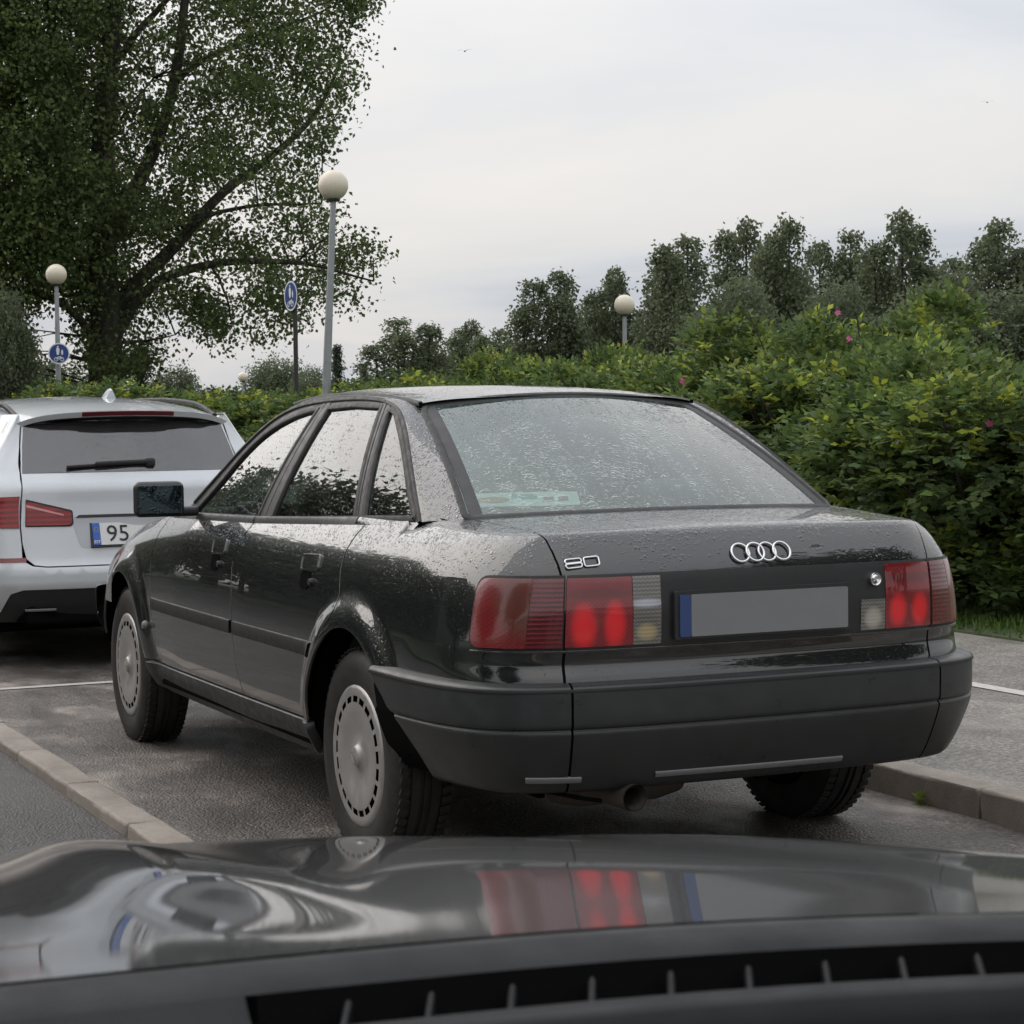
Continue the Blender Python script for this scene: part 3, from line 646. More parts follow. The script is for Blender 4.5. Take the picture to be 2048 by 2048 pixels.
ws = mk('windscreen', [gridp(Ww(ga[:, None]+0*gb[None], gb[None]+0*ga[:, None]), (0, 2.2, .6))], M['side_glass'], sedan)
# bonnet
yy, tt = np.linspace(3.02, 4.16, 30), np.linspace(-1, 1, 30)
def bonnet(t, y): w = .60+.0*y; z = .6+(.965-.6)*kf(y)+.030*(1-t*t); hw = np.interp(y, [3.0, 3.8, 4.2], [.70, .67, .58]); return np.stack([t*hw, y+0*t-.10*t*t*(y > 4), z+0*t], -1)
mk('bonnet', [gridp(bonnet(tt[:, None]+0*yy[None], yy[None]+0*tt[:, None]), (0, 3.5, 0))], M['black_paint'], sedan)
nb_ = Bd(np.linspace(PS[-1]-1.25, PS[-1], 40)[:, None]+np.zeros(12)[None], np.linspace(.55, 1.0, 12)[None]+np.zeros(40)[:, None]); 
nose = gridp(nb_, (0, 2, .5)); mk('front_panel', [nose, mir(nose)], M['black_paint'], sedan)

# ---- bumpers: profile (outward offset, height) run round the plan
BP = [(-.030, .605), (.004, .602), (.034, .598), (.0435, .590), (.045, .576), (.045, .54), (.044, .491), (.036, .4875), (.036, .4815), (.043, .478), (.031, .44), (.013, .395), (-.006, .355), (-.022, .328), (-.036, .314), (-.080, .304), (-.16, .302)]
bt = np.linspace(0, 1, len(BP)); BPf = [table([(t, p[i]) for t, p in zip(bt, BP)], .004) for i in (0, 1)]
def Bm(s, t):
    a = np.abs(s); sg = np.where(s < 0, -1., 1.); X, Y, nx, ny = (np.interp(a, PS, q) for q in (PX, PY, PNX, PNY)); o, z = BPf[0](t), BPf[1](t)
    return np.stack([sg*(X+nx*o)+0*z, Y+ny*o+0*z, z+0*X], -1)
def bump_edge():
    out = []
    for t in np.linspace(0, 1, 24):
        z = float(BPf[1](t)); out.append((float(s_of_y(np.interp(z, [.30, .34, .377, .461, .575, .61], [.460, .452, .458, .520, .695, .735]))), t))
    return out
be = bump_edge()
sm = float(s_of_x(.560))
bump_poly = lambda a, b: [(s, 0.) for s in np.linspace(a, b, 40)]
full = [(-s, t) for s, t in be[::-1]]+[(s, 0.) for s in np.linspace(-be[0][0], be[0][0], 60)][1:-1]+be+[(s, 1.) for s in np.linspace(be[-1][0], -be[-1][0], 60)][1:-1]
def gridB(s0, s1, t0, t1, ns, nt): 
    S, T_ = np.meshgrid(np.linspace(s0, s1, ns), np.linspace(t0, t1, nt), indexing='ij'); return gridp(Bm(S, T_), (0, 2.2, .45))
def bump_seg(sa, sb, ta, tb, ns=30, nt=34):
    # sa/sb may be functions of t (the arch edge)
    T_ = np.linspace(ta, tb, nt); fa = np.array([sa(t) if callable(sa) else sa for t in T_]); fb_ = np.array([sb(t) if callable(sb) else sb for t in T_])
    S = fa[None]+(fb_-fa)[None]*np.linspace(0, 1, ns)[:, None]; return gridp(Bm(S, T_[None]+0*S), (0, 2.2, .45))
eb = lambda t: np.interp(t, [p[1] for p in be], [p[0] for p in be])
tg = .515
bum = mk('rear_bumper', [bump_seg(-sm+.003, sm-.003, 0, 1, 60)], M['bumper_plastic'], sedan)
mk('bumper_corner', [bump_seg(lambda t: -eb(t), -sm-.003, 0, 1, 40)], M['bumper_plastic'], bum); mk('bumper_corner', [bump_seg(sm+.003, eb, 0, 1, 40)], M['bumper_plastic'], bum)
mk('bumper_inner', [gridp(Bm(np.linspace(-1.3, 1.3, 60)[:, None]+np.zeros(8)[None], np.linspace(.05, .95, 8)[None]+np.zeros(60)[:, None])*np.array([.985, 1, 1])+np.array([0, .012, 0]), (0, 2.2, .45))], M['dark_void'], bum)
def tz(z): return float(np.interp(-z, -BPf[1](np.linspace(0, 1, 400)), np.linspace(0, 1, 400)))
mk('bumper_trim', [strip([(s, tz(.586)) for s in np.linspace(-float(eb(.2)), float(eb(.2)), 120)], .010, Bm, .004, .008, step=.03)], M['rubber'], bum)
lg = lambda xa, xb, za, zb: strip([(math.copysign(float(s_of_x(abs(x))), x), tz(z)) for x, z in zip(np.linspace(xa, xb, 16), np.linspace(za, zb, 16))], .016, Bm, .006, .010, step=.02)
mk('lower_ledge_sheen', [lg(-.667, -.528, .352, .350)], M['grey_ledge'], bum); mk('lower_ledge_sheen', [lg(-.32, .26, .350, .346)], M['grey_ledge'], bum)  # pale grey colour stands in for sky reflected on the bumper step
fbm = [gridp(np.stack([Bm(np.linspace(a, b, 40)[:, None]+np.zeros(16)[None], np.linspace(.0, .72, 16)[None]+np.zeros(40)[:, None])], 0)[0], (0, 2.2, .45)) for a, b in ((float(s_of_y(4.0)), PS[-1]),)]
mk('front_bumper', [fbm[0], mir(fbm[0])], M['bumper_plastic'], sedan)

# ---- lamps (on the body surface)
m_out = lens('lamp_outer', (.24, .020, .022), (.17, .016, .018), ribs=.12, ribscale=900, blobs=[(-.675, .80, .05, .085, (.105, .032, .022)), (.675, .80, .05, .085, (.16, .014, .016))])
m_rib = lens('lamp_ribbed', (.18, .010, .016), (.15, .008, .014), ribs=.8, ribscale=520)
m_red = lens('lamp_red', RED, (.20, .006, .012), blobs=[(-.520, .745, .034, .060, RED_GLOW), (-.435, .748, .030, .062, RED_GLOW), (.445, .742, .030, .045, RED_GLOW), (.525, .742, .030, .045, RED_GLOW), (-.475, .83, .11, .016, DRED), (.49, .83, .11, .016, DRED)])
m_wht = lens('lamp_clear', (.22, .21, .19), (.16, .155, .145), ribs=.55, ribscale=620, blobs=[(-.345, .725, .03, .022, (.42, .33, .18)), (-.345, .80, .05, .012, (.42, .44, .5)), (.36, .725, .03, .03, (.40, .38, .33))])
S = lambda x: math.copysign(float(s_of_x(abs(x))), x)
def lamp(name, sa, sb, za, zb, mat, parent, rad=.004, off=.006):
    p = round_poly([(sa, za), (sb, za), (sb, zb), (sa, zb)], rad); return mk(name, [patch(p, Bd, .012, off, .012)], mat, parent)
for sg in (-1, 1):
    so = float(s_of_y(.235)); qp = [o for o in sedan.children if o.name.startswith('rear_quarter')][0 if sg < 0 else 1]
    gasket = round_poly([(sg*(sgap+.003), .684), (sg*(so+.008), .684), (sg*(so+.008), .876), (sg*(sgap+.003), .876)], [.003, .035, .035, .003])
    tl = mk('tail_lamp', [patch(gasket, Bd, .014, .003, .012)], M['rubber'], sedan)
    sb = float(s_of_x(.664))
    p = round_poly([(sg*sb, .692), (sg*so, .692), (sg*so, .868), (sg*sb, .868)], [.002, .032, .032, .002]); mk('outer_lens', [patch(p, Bd, .012, .008, .008)], m_out, tl)
    lamp('ribbed_lens', sg*(sgap+.008), sg*(sb-.001), .692, .868, m_rib, tl, .002, .0075)
g1 = round_poly([(-sgap+.003, .684), (sgap-.003, .684), (sgap-.003, .876), (-sgap+.003, .876)], .003)
panel = mk('lamp_panel', [patch(g1, Bd, .016, .003, .012)], M['black_plastic'], lid)
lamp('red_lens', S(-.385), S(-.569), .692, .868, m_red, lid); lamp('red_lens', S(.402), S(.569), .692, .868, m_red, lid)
lamp('clear_lens', S(-.304), S(-.383), .692, .868, m_wht, lid, .003, .0058); lamp('clear_lens', S(.318), S(.400), .692, .775, m_wht, lid, .003, .0058)
mk('lid_trim', [strip([(s, .681) for s in np.linspace(-float(s_of_y(.235)), float(s_of_y(.235)), 120)], .006, Bd, .006, .008, step=.02)], M['black_paint'], lid)
plf = mk('plate_holder', [patch(round_poly([(S(-.272), .700), (S(.272), .700), (S(.272), .826), (S(-.272), .826)], .006), lambda s, v: Bd(s, v)*np.array([1, 0, 1])+np.array([0, .030, 0]), .05, .004, .016)], M['black_plastic'], lid)
flat = lambda s, v: np.stack([s+0*v, .030+0*s+0*v, v+0*s], -1)
mk('number_plate', [patch(round_poly([(-.226, .708), (.26, .708), (.26, .818), (-.226, .818)], .006), flat, .05, .009, .004)], M['plate_white'], plf)
mk('plate_band', [patch(round_poly([(-.26, .708), (-.227, .708), (-.227, .818), (-.26, .818)], .005), flat, .05, .0092, .004)], M['plate_blue'], plf)
mk('boot_lock', [xf(lathe([(0, .012), (.009, .014), (.013, .010), (.017, .012), (.019, .006), (.019, -.01)], 24, 'y'), (.362, .048, .832), rotz(math.pi))], M['chrome'], lid)
def frame_at(x, z):
    s = np.linspace(-.9, .9, 241); v = np.linspace(.85, 1.0, 121); G = Bd(s[:, None]+0*v[None], v[None]+0*s[:, None]); i = np.argmin(((G[..., [0, 2]]-np.array([x, z]))**2).sum(-1)); a, b = np.unravel_index(i, G.shape[:2])
    P, n = sample(Bd, np.array([[s[a], v[b]]])); n = n[0] if n[0][1] < 0 else -n[0]; u = unit(np.array([1., 0, 0])-n*n[0]); w = np.cross(n, u); w = w if w[2] > 0 else -w; return P[0], u, w, n
rings = []
for k in range(4):
    P, u, w, n = frame_at(.012+(k-1.5)*.0405, .916); a = np.linspace(0, 2*math.pi, 40, endpoint=False)
    rings.append(tube([P+u*math.cos(t)*.0262+w*math.sin(t)*.0262+n*(.006+(.0012 if k % 2 else 0)) for t in a], .0036, 8, True))
mk('ring_emblem', rings, M['chrome'], lid)
def glyph(loops):
    out = []
    for l in loops:
        pts = round_poly(l, .006, 3); P3 = []
        P, u, w, n = frame_at(-.509, .9075)
        out.append(tube([P+u*a+w*b+n*.004 for a, b in densify(pts, .006)], .0026, 6, True))
    return out
h, wd = .0125, .020
mk('model_badge', glyph([[(-.045, -h), (-.004, -h), (-.002, -.001), (-.047, -.001)], [(-.047, .001), (-.002, .001), (-.004, h), (-.045, h)], [(.004, -h), (.044, -h), (.044, h), (.004, h)]]), M['chrome'], lid)

# ---- mirrors
for sg in (-1, 1):
    cx, cy, cz = sg*.905, 2.72, 1.003
    shell = box((0, 0, 0), (.185, .085, .128), None, .024, 4); V, F, N = shell; V = V.copy(); V[:, 0] *= 1-.12*(V[:, 1] > 0); V[:, 2] *= 1-.25*(V[:, 1] > .02)
    mh = mk('door_mirror', [xf((V, F, N), (cx, cy, cz), rotz(sg*.05)), box((sg*.80, 2.74, .955), (.10, .055, .035), rotz(0), .012)], M['black_plastic'], sedan)
    mk('mirror_glass', [xf(box((0, -.044, 0), (.160, .006, .104), None, .0028), (cx, cy, cz), rotz(sg*.05))], M['mirror_glass'], mh)

# ---- wheels
def wheel(parent, x, y, sg, steer=0):
    ty = [(.190, -.06), (.205, -.085), (.235, -.096), (.27, -.096), (.298, -.085), (.309, -.070), (.312, -.055), (.305, -.053), (.305, -.045), (.3135, -.043), (.315, -.018), (.307, -.016), (.307, -.006), (.315, -.004)]
    full = [(r, a) for r, a in ty]+[(r, -a) for r, a in ty[::-1]]; full = [(r, -a) for r, a in full]
    ang = steer; Rm = rotz(ang); c = (x, y, .305)
    rim = lathe([(.0, .055), (.19, .055), (.20, .07), (.203, .02), (.203, -.09), (.0, -.09)], 40, 'x')
    fx = (lambda p: p) if sg > 0 else mir
    w = mk('wheel', [xf(fx(rim), c, Rm)], M['dark_void'], parent); mk('tyre', [xf(fx(lathe(full, 72, 'x')), c, Rm)], M['tyre'], w)
    # tread sipes: small blocks round the shoulder
    bl_ = []
    for k in range(64):
        a = 2*math.pi*k/64
        for sx_ in (-1, 1):
            b = box((sx_*.064, 0, .3125), (.030, .018, .006), rotz(.25*sx_)); bl_.append(xf(b, (0, 0, 0), rotx(a)))
    tag(mk('tread', [xf(p, c, Rm) for p in bl_], M['tyre'], w), kind='stuff')
    # hub cap: a dished disc with a ring of real slots
    rad = [.0, .014, .026, .030, .034, .050, .072, .100, .130, .154, .158, .176, .180, .196, .207, .210]
    hgt = [.104, .104, .1025, .098, .092, .086, .086, .092, .0965, .097, .0955, .0935, .096, .096, .091, .080]
    ns, sub = 21, 10; n = ns*sub; V, N, F = [], [], []
    pr = np.array(list(zip(rad, hgt))); sl = np.gradient(pr[:, 1])/np.maximum(np.gradient(pr[:, 0]), 1e-4)
    for i, (r, hh) in enumerate(pr):
        for k in range(n): a = 2*math.pi*k/n; V.append((hh, r*math.cos(a), r*math.sin(a))); q = unit(np.array([1, -sl[i]])); N.append((q[0], q[1]*math.cos(a), q[1]*math.sin(a)))
    for i in range(len(pr)-1):
        for k in range(n):
            if i == 10 and 1 <= k % sub <= 7: continue
            F.append((i*n+k, (i+1)*n+k, (i+1)*n+(k+1) % n, i*n+(k+1) % n))
    hc = [(np.array(V), F, np.array(N))]
    for k in range(4): hc.append(tube([(.1055, (k-1.5)*.0085+.0055*math.cos(t), .0055*math.sin(t)) for t in np.linspace(0, 2*math.pi, 16, endpoint=False)], .0011, 5, True))
    mk('hub_cap', [xf(fx(xf(p, (-.004, 0, 0), rotx(.8 if y < 2 else .3))), c, Rm) for p in hc], M['wheel_silver'], w)
    mk('hub_back', [xf(fx(lathe([(.0, .074), (.20, .074)][::-1], 40, 'x')), c, Rm)], M['dark_void'], w)
for sg in (-1, 1):
    wheel(sedan, sg*.715, .97, sg); wheel(sedan, sg*.715, 3.58, sg, -.02)
# wheel wells, floor pan, exhaust
for cy in (.965, 3.58):
    for sg in (-1, 1):
        th = np.linspace(.15, math.pi-.15, 24); xs_ = np.linspace(.40, .805, 4)
        mk('wheel_well', [gridp(np.stack([np.stack([0*th+sg*x_, cy+.40*np.cos(th), .30+.40*np.sin(th)], -1) for x_ in xs_], 1), (sg*.6, cy, 3.))], M['dark_void'], sedan); mk('inner_panel', [box((sg*.40, cy, .46), (.02, .78, .5))], M['dark_void'], sedan)
mk('floor_pan', [box((0, 2.3, .33), (1.18, 4.05, .10), None, .02), box((.1, .50, .34), (.8, .62, .10), None, .04), box((0, 2.28, .32), (1.58, 1.85, .10), None, .02)], M['dark_void'], sedan)
mk('exhaust_pipe', [tube([(-.376, .50, .285), (-.376, .30, .285), (-.376, .062, .290)], [.036]*3, 20, False, False), tube([(-.376, .20, .290), (-.376, .064, .290)], [.032, .032], 20, False, False), xf(lathe([(.0, -.2), (.075, -.19), (.09, -.12), (.09, .12), (.075, .19), (.0, .2)], 24, 'x'), (-.25, .42, .30))], simple('rusty_steel', (.11, .095, .08), .6, metal=.4, noise=.5), sedan)
mk('tow_loop', [tube([(-.60, .16, .315), (-.50, .13, .290), (-.44, .13, .278)], .006, 6)], M['dark_void'], sedan)
mk('tie_bar', [tube([(.05, .16, .30), (.40, .18, .315)], .012, 8)], M['dark_void'], sedan)
# ---- cabin interior
mk('parcel_shelf', [box((0, .93, .99), (1.25, .60, .02), rotx(.0), .006)], M['trim_grey'], sedan)
def seat(x, y, parent, name, w=.50, back=.62, rec=.28):
    s = mk(name, [box((x, y+.02, .48), (w, .52, .16), rotx(.08), .05, 3), box((x, y-.24, .78), (w, .14, back), rotx(rec), .05, 3)], M['seat_cloth'], parent)
    hp = (x, y-.24-.5*back*math.sin(rec)*1.45-.02, .78+back*.5+.10); mk('headrest', [box(hp, (.26, .10, .17), rotx(rec), .04, 3), tube([(x-.06, hp[1]+.02, hp[2]-.16), (x-.06, hp[1], hp[2])], .006), tube([(x+.06, hp[1]+.02, hp[2]-.16), (x+.06, hp[1], hp[2])], .006)], M['seat_cloth'], s); return s
seat(-.36, 2.32, sedan, 'front_seat'); seat(.36, 2.32, sedan, 'front_seat')
mk('rear_seat', [box((0, 1.42, .46), (1.26, .5, .18), None, .05, 3), box((0, 1.18, .72), (1.26, .14, .54), rotx(.32), .05, 3), box((-.34, 1.09, 1.03), (.26, .09, .11), rotx(.3), .035, 3), box((.34, 1.09, 1.03), (.26, .09, .11), rotx(.3), .035, 3)], M['seat_cloth'], sedan)
mk('dashboard', [box((0, 3.02, .82), (1.36, .42, .26), None, .06, 3), box((-.36, 2.86, .93), (.40, .14, .10), None, .03, 3)], M['trim_grey'], sedan)
a = np.linspace(0, 2*math.pi, 36, endpoint=False); mk('steering_wheel', [tube([(-.36+.19*math.cos(t), 2.68+.075*math.sin(t), .88+.175*math.sin(t)) for t in a], .014, 8, True), box((-.36, 2.70, .87), (.30, .03, .05), rotx(-.4), .01)], M['trim_grey'], sedan)
mk('cabin_floor', [box((0, 2.2, .36), (1.50, 2.3, .02)), box((0, 1.2, .62), (1.3, .02, .55)), box((-.70, 2.1, .62), (.05, 2.0, .56)), box((.70, 2.1, .62), (.05, 2.0, .56)), box((0, 3.2, .62), (1.4, .04, .56))], M['trim_grey'], sedan)
yy2, xx2 = np.linspace(1.28, 2.40, 20), np.linspace(-.45, .45, 16); Ph = roof(xx2[:, None]+0*yy2[None], yy2[None]+0*xx2[:, None])-np.array([0, 0, .022]); mk('roof_lining', [gridp(Ph, (0, 2, 3))], M['headliner'], sedan)
mk('rear_view_mirror', [box((.02, 2.56, 1.27), (.22, .03, .06), rotz(.1), .012), tube([(.02, 2.58, 1.29), (.02, 2.66, 1.33)], .008)], M['black_plastic'], sedan)
# things lying on the shelf
pk = mk('packet', [xf(box((0, 0, 0), (.34, .004, .052), None, .0015), (-.398, .690, 1.050), rotz(-.20)@rotx(-.75))], simple('packet_white', (.80, .90, .86), .5), None)
tag(pk, 'flat white printed packet lying inside the rear window of the black sedan', 'packet')
def onpk(poly, off): return xf(patch(poly, lambda u, v: np.stack([u, 0*u-.003-off, v], -1), .02, 0, 0, ref=(0, 1, 0)), (-.398, .690, 1.050), rotz(-.20)@rotx(-.75))
el = lambda cx, cz, a_, b_: [(cx+a_*math.cos(t), cz+b_*math.sin(t)) for t in np.linspace(0, 2*math.pi, 18, endpoint=False)]
mk('orange_print', [onpk(el(-.085, -.002, .05, .011), .0008)], simple('orange_print', (.55, .32, .12), .5), pk)
mk('blue_print', [onpk([(-.03, .0), (.045, .0), (.05, .016), (-.025, .020)], .0008)], simple('teal_print', (.05, .35, .42), .5), pk)
mk('red_print', [onpk([(.062, -.012), (.095, -.012), (.095, .006), (.062, .006)], .0008), onpk([(.108, -.010), (.137, -.010), (.137, .006), (.108, .006)], .0008)], simple('red_print', (.35, .09, .09), .5), pk)
M['sign_w'] = simple('letter_white', (.8, .8, .8), .4)
# ------------------------------------------------------------------ silver estate parked ahead (own frame: rear bumper y = 0)
estate = empty('silver_estate', (-.08, 6.02, 0), label='silver estate car parked ahead of the black sedan at the left edge', cat='car')
M['silver_paint'] = paint('silver_paint', (.56, .585, .61), top=.3, side=.10, metal=.30, rough=.45, coat_ior=1.45)
M['dark_glass'] = (lambda m: (m.set(Base_Color=(.03, .028, .029), Roughness=.05, IOR=2.0), m.bump(m.drops(135, .4, .2), 1, .004), m.m)[-1])(Mat('dark_glass'))
eS, eX, eY, eNX, eNY = planner([(0, 0), (.45, .02), (.68, .06), (.80, .125), (.87, .22), (.905, .36), (.925, .6), (.93, 1.0), (.93, 3.8), (.86, 4.4), (.6, 4.75), (0, 4.86)], .05)
eX = eX/.93
hw = table([(.15, .84), (.25, .87), (.40, .915), (.55, .93), (.75, .93), (.88, .905), (.98, .855), (1.06, .80), (1.16, .705), (1.25, .645), (1.30, .615), (1.36, .575), (1.42, .52)], .02)
yr = table([(.15, .16), (.25, .10), (.35, .04), (.45, .0), (.53, .004), (.56, .022), (.62, .036), (.75, .062), (.86, .078), (.935, .082), (.955, .088), (1.0, .125), (1.03, .150), (1.1, .195), (1.2, .262), (1.28, .320), (1.36, .38), (1.42, .43)], .008)
def Es(s, v):
    a = np.abs(s); sg = np.where(s < 0, -1., 1.); X, Y, ny = np.interp(a, eS, eX), np.interp(a, eS, eY), np.interp(a, eS, eNY); wr = np.clip(-ny, 0, 1)
    return np.stack([sg*X*hw(v), Y+yr(v)*wr, v+0*X], -1)
EREF = (0, 1.6, .7)
def s_ex(x, v): return math.copysign(float(np.interp(abs(x)/float(hw(v)), eX[:1400], eS[:1400])), x)
def exv(pts): return [(s_ex(x, v), v) for x, v in pts]
eend = float(np.interp(3.4, eY[:3000], eS[:3000]))
def epatch(name, pts, mat, par, off=0., hem=.01, step=.03, raw=False, rad=None):
    p = pts if raw else exv(densify(np.array(pts), .05)); 
    return mk(name, [patch(p, Es, step, off, hem, EREF)], mat, par)
TE = [(.598, .585), (.612, .66), (.615, .76), (.602, .90), (.595, .96), (.590, 1.03), (.570, 1.16), (.545, 1.285)]   # tailgate edge
gate = epatch('tailgate', [(-x, v) for x, v in TE]+[(x, v) for x, v in TE[::-1]]+[(.56, .553), (.50, .545), (-.50, .545), (-.56, .553)], M['silver_paint'], estate)
lo = [(s, .415) for s in np.linspace(-eend, eend, 60)]; hi = [(s, .575) for s in np.linspace(eend, -eend, 60)]
BMP = [(-eend, .30)]+[(-s_ex(.80, .3), .30)]+exv([(-.72, .31), (-.68, .405), (-.62, .425), (.62, .425), (.68, .405), (.72, .31)])+[(s_ex(.80, .3), .30), (eend, .30), (eend, .57), (s_ex(.70, .57), .57)]+exv([(.615, .574), (.57, .546), (.50, .538), (-.50, .538), (-.57, .546), (-.615, .574)])+[(-s_ex(.70, .57), .57), (-eend, .57)]
bmpr = epatch('rear_bumper', densify(np.array(BMP), .05), M['silver_paint'], estate, raw=True)
epatch('diffuser', densify(np.array([(-s_ex(.84, .26), .25)]+exv([(-.72, .305), (-.685, .40), (-.62, .42), (.62, .42), (.685, .40), (.72, .305)])+[(s_ex(.84, .26), .25)]), .04), M['black_plastic'], bmpr, -.006, .03, raw=True)
for sg in (-1, 1):
    pts = [(-.0, 0)]; q = [(sg*s_ex(x+.007, v), v) for x, v in TE[1:]]
    q = [(sg*s_ex(.619, .578), .578)]+q+[(sg*s_ex(.547+.01, 1.31), 1.31)]+[(sg*s, 1.33) for s in np.linspace(s_ex(.56, 1.33), float(np.interp(3.10, eY[:3000], eS[:3000])), 20)]+[(sg*eend, 1.19)]+[(sg*s, .578) for s in np.linspace(eend, s_ex(.64, .578), 20)]
    qp = epatch('rear_quarter', densify(np.array(q), .05), M['silver_paint'], estate, raw=True)
    sw0 = s_ex(.40, 1.1); wy = [float(np.interp(y, eY[:3000], eS[:3000])) for y in (.80, 3.2)]
    epatch('side_window', round_poly([(sg*(wy[0]-.12), 1.02), (sg*wy[1], 1.0), (sg*(wy[1]-.16), 1.30), (sg*(wy[0]+.10), 1.29)], .06), M['dark_glass'], qp, .004, .004, raw=True)
    # lamps: a piece on the body, a piece on the tailgate
    m_l = lens('estate_lamp_red', (.40, .004, .008), (.22, .003, .006), ribs=.75, ribscale=230) if sg < 0 else m_l; m_l.node_tree.nodes['Principled BSDF'].inputs['Coat Weight'].default_value = .35
    lo_ = round_poly([(sg*(s_ex(.624, .74)), .742), (sg*(eS[-1]*0+float(np.interp(.34, eY[:3000], eS[:3000]))), .752), (sg*float(np.interp(.42, eY[:3000], eS[:3000])), .89), (sg*(s_ex(.615, .9)), .905)], [.004, .03, .03, .004])
    lb = epatch('tail_lamp', densify(lo_, .03), m_l, estate, .008, .012, raw=True, step=.02)
    li = round_poly(np.array([(sg*.595, .748), (sg*.365, .745), (sg*.350, .758), (sg*.352, .828), (sg*.585, .890)]), [.003, .012, .012, .012, .003])
    epatch('gate_lamp_surround', li*np.array([1, 1]), M['rubber'], gate, .004, .01, .02)
    lj = round_poly(np.array([(sg*.590, .754), (sg*.372, .752), (sg*.358, .764), (sg*.360, .820), (sg*.582, .880)]), [.003, .012, .012, .012, .003])
    epatch('gate_lamp', lj, m_l, gate, .010, .008, .02)
    epatch('lamp_light_guide', [(sg*.585, .862), (sg*.40, .808), (sg*.40, .800), (sg*.585, .848)], simple('lamp_clear_strip', (.55, .22, .22), .2, coat=1), gate, .0115, .004, .02)
    epatch('reflector', densify(np.array([(sg*s_ex(.60, .585), .568), (sg*s_ex(.84, .585), .568), (sg*s_ex(.84, .585), .590), (sg*s_ex(.60, .585), .590)]), .03), simple('reflector_red', (.20, .01, .015), .25, coat=1), bmpr, .004, .006, raw=True)
    epatch('exhaust_finisher', [(sg*.64, .262), (sg*.44, .262), (sg*.455, .318), (sg*.60, .318)], M['dark_void'], bmpr, .010, .02, .03)
    epatch('exhaust_rim', [(sg*.60, .316), (sg*.45, .316), (sg*.45, .324), (sg*.605, .324)], M['grey_ledge'], bmpr, .012, .01, .03)
epatch('rear_window', [(-.585, 1.022), (.585, 1.022), (.562, 1.16), (.537, 1.272), (.30, 1.290), (-.30, 1.290), (-.537, 1.272), (-.562, 1.16)], M['dark_glass'], gate, .003, .006)
# number plate recess and plate
rec = epatch('plate_recess', round_poly(np.array([(-.32, .632), (.32, .632), (.36, .78), (.34, .795), (-.34, .795), (-.36, .78)]), .03), simple('recess_silver', (.40, .42, .44), .35, metal=.6), gate, .002, .004)
epatch('plate_lip', [(-.34, .788), (.34, .788), (.32, .803), (-.32, .803)], M['black_plastic'], gate, .006, .01)
pz = lambda u, v: np.stack([u+0*v, .035+0*u+.35*(v-.64)+0*v, v+0*u], -1)
ph = mk('plate_holder', [patch(round_poly([(-.268, .636), (.268, .636), (.268, .764), (-.268, .764)], .006), pz, .06, .004, .02, EREF)], M['black_plastic'], gate)
mk('number_plate', [patch([(-.218, .644), (.258, .644), (.258, .756), (-.218, .756)], pz, .06, .010, .004, EREF)], simple('plate_clean', (.62, .62, .61), .4), ph)
mk('plate_band', [patch([(-.258, .644), (-.219, .644), (-.219, .756), (-.258, .756)], pz, .06, .010, .004, EREF)], simple('band_blue', (.02, .10, .42), .4), ph)
rp = rotx(math.pi/2-math.atan(.35))
def ptext(s, x, z, size, mat, name, sx=1.0):
    V, F, N = text(s, size, .002); V = V*np.array([sx, 1, 1]); mk(name, [xf((V, F, N), (x, .035+.35*(z-.64)-.0125, z), rp)], mat, ph)
ptext('95', -.125, .700, .125, M['rubber'], 'plate_digits', 1.0); ptext('EST', -.2385, .662, .022, M['sign_w'], 'plate_letters'); 
a12 = np.linspace(0, 2*math.pi, 12, endpoint=False); mk('plate_stars', [box((-.2385+.011*math.cos(t), .0235+.35*(.725+.011*math.sin(t)-.64), .725+.011*math.sin(t)), (.0035, .002, .0035)) for t in a12], simple('star_yellow', (.5, .45, .1), .5), ph)
# wiper
mk('rear_wiper', [xf(box((0, 0, 0), (.44, .02, .016), roty(-.045), .005), (-.14, .165, 1.062)), xf(box((0, 0, 0), (.30, .024, .024), roty(-.03), .008), (-.06, .158, 1.070)), box((.085, .165, 1.068), (.055, .04, .045), None, .014, 3)], M['rubber'], gate)
# roof, spoiler, brake light, rails, antenna
zr = table([(.15, 1.330), (.25, 1.345), (.6, 1.388), (1.0, 1.416), (1.5, 1.437), (2.2, 1.440), (2.8, 1.41), (3.3, 1.34)], .1)
def eroof(x, y): w = np.interp(y, [.2, 1.0, 3], [.55, .56, .56]); return np.stack([x+0*y, y+0*x, zr(y)-.035*(x/w)**2-.030*(np.abs(x)/w)**6], -1)
ry = np.linspace(0, 1, 40); rx = np.linspace(-.58, .58, 36); Y0 = .245+.12*(rx/.58)**2; G = eroof(rx[:, None]+0*ry[None], Y0[:, None]+(3.2-Y0[:, None])*ry[None])
rf = mk('roof', [gridp(G, (0, 1.5, 0))], M['silver_paint'], estate)
lipA = eroof(rx, Y0); lipB = lipA+np.array([0, .012, -.028]); lipC = np.stack([rx*.97, Y0+.09, np.minimum(lipA[:, 2]-.045, 1.300)], -1)
mk('spoiler_edge', [gridp(np.stack([lipA, lipA*.5+lipB*.5, lipB], 1), (0, 1.5, 1.2))], M['silver_paint'], rf); mk('spoiler_underside', [gridp(np.stack([lipB, lipC], 1), (0, 1.5, 2.2))], M['black_plastic'], rf)
k = np.abs(rx) < .275; mk('high_brake_lamp', [gridp(np.stack([lipA[k]+np.array([0, -.003, -.002]), lipB[k]+np.array([0, -.006, .004])], 1), (0, 1.5, 1.2)), gridp(np.stack([lipA[k]+np.array([0, .02, .004]), lipA[k]+np.array([0, -.003, -.002])], 1), (0, 1.5, 0))], simple('brake_lamp_red', (.10, .008, .012), .3), rf)
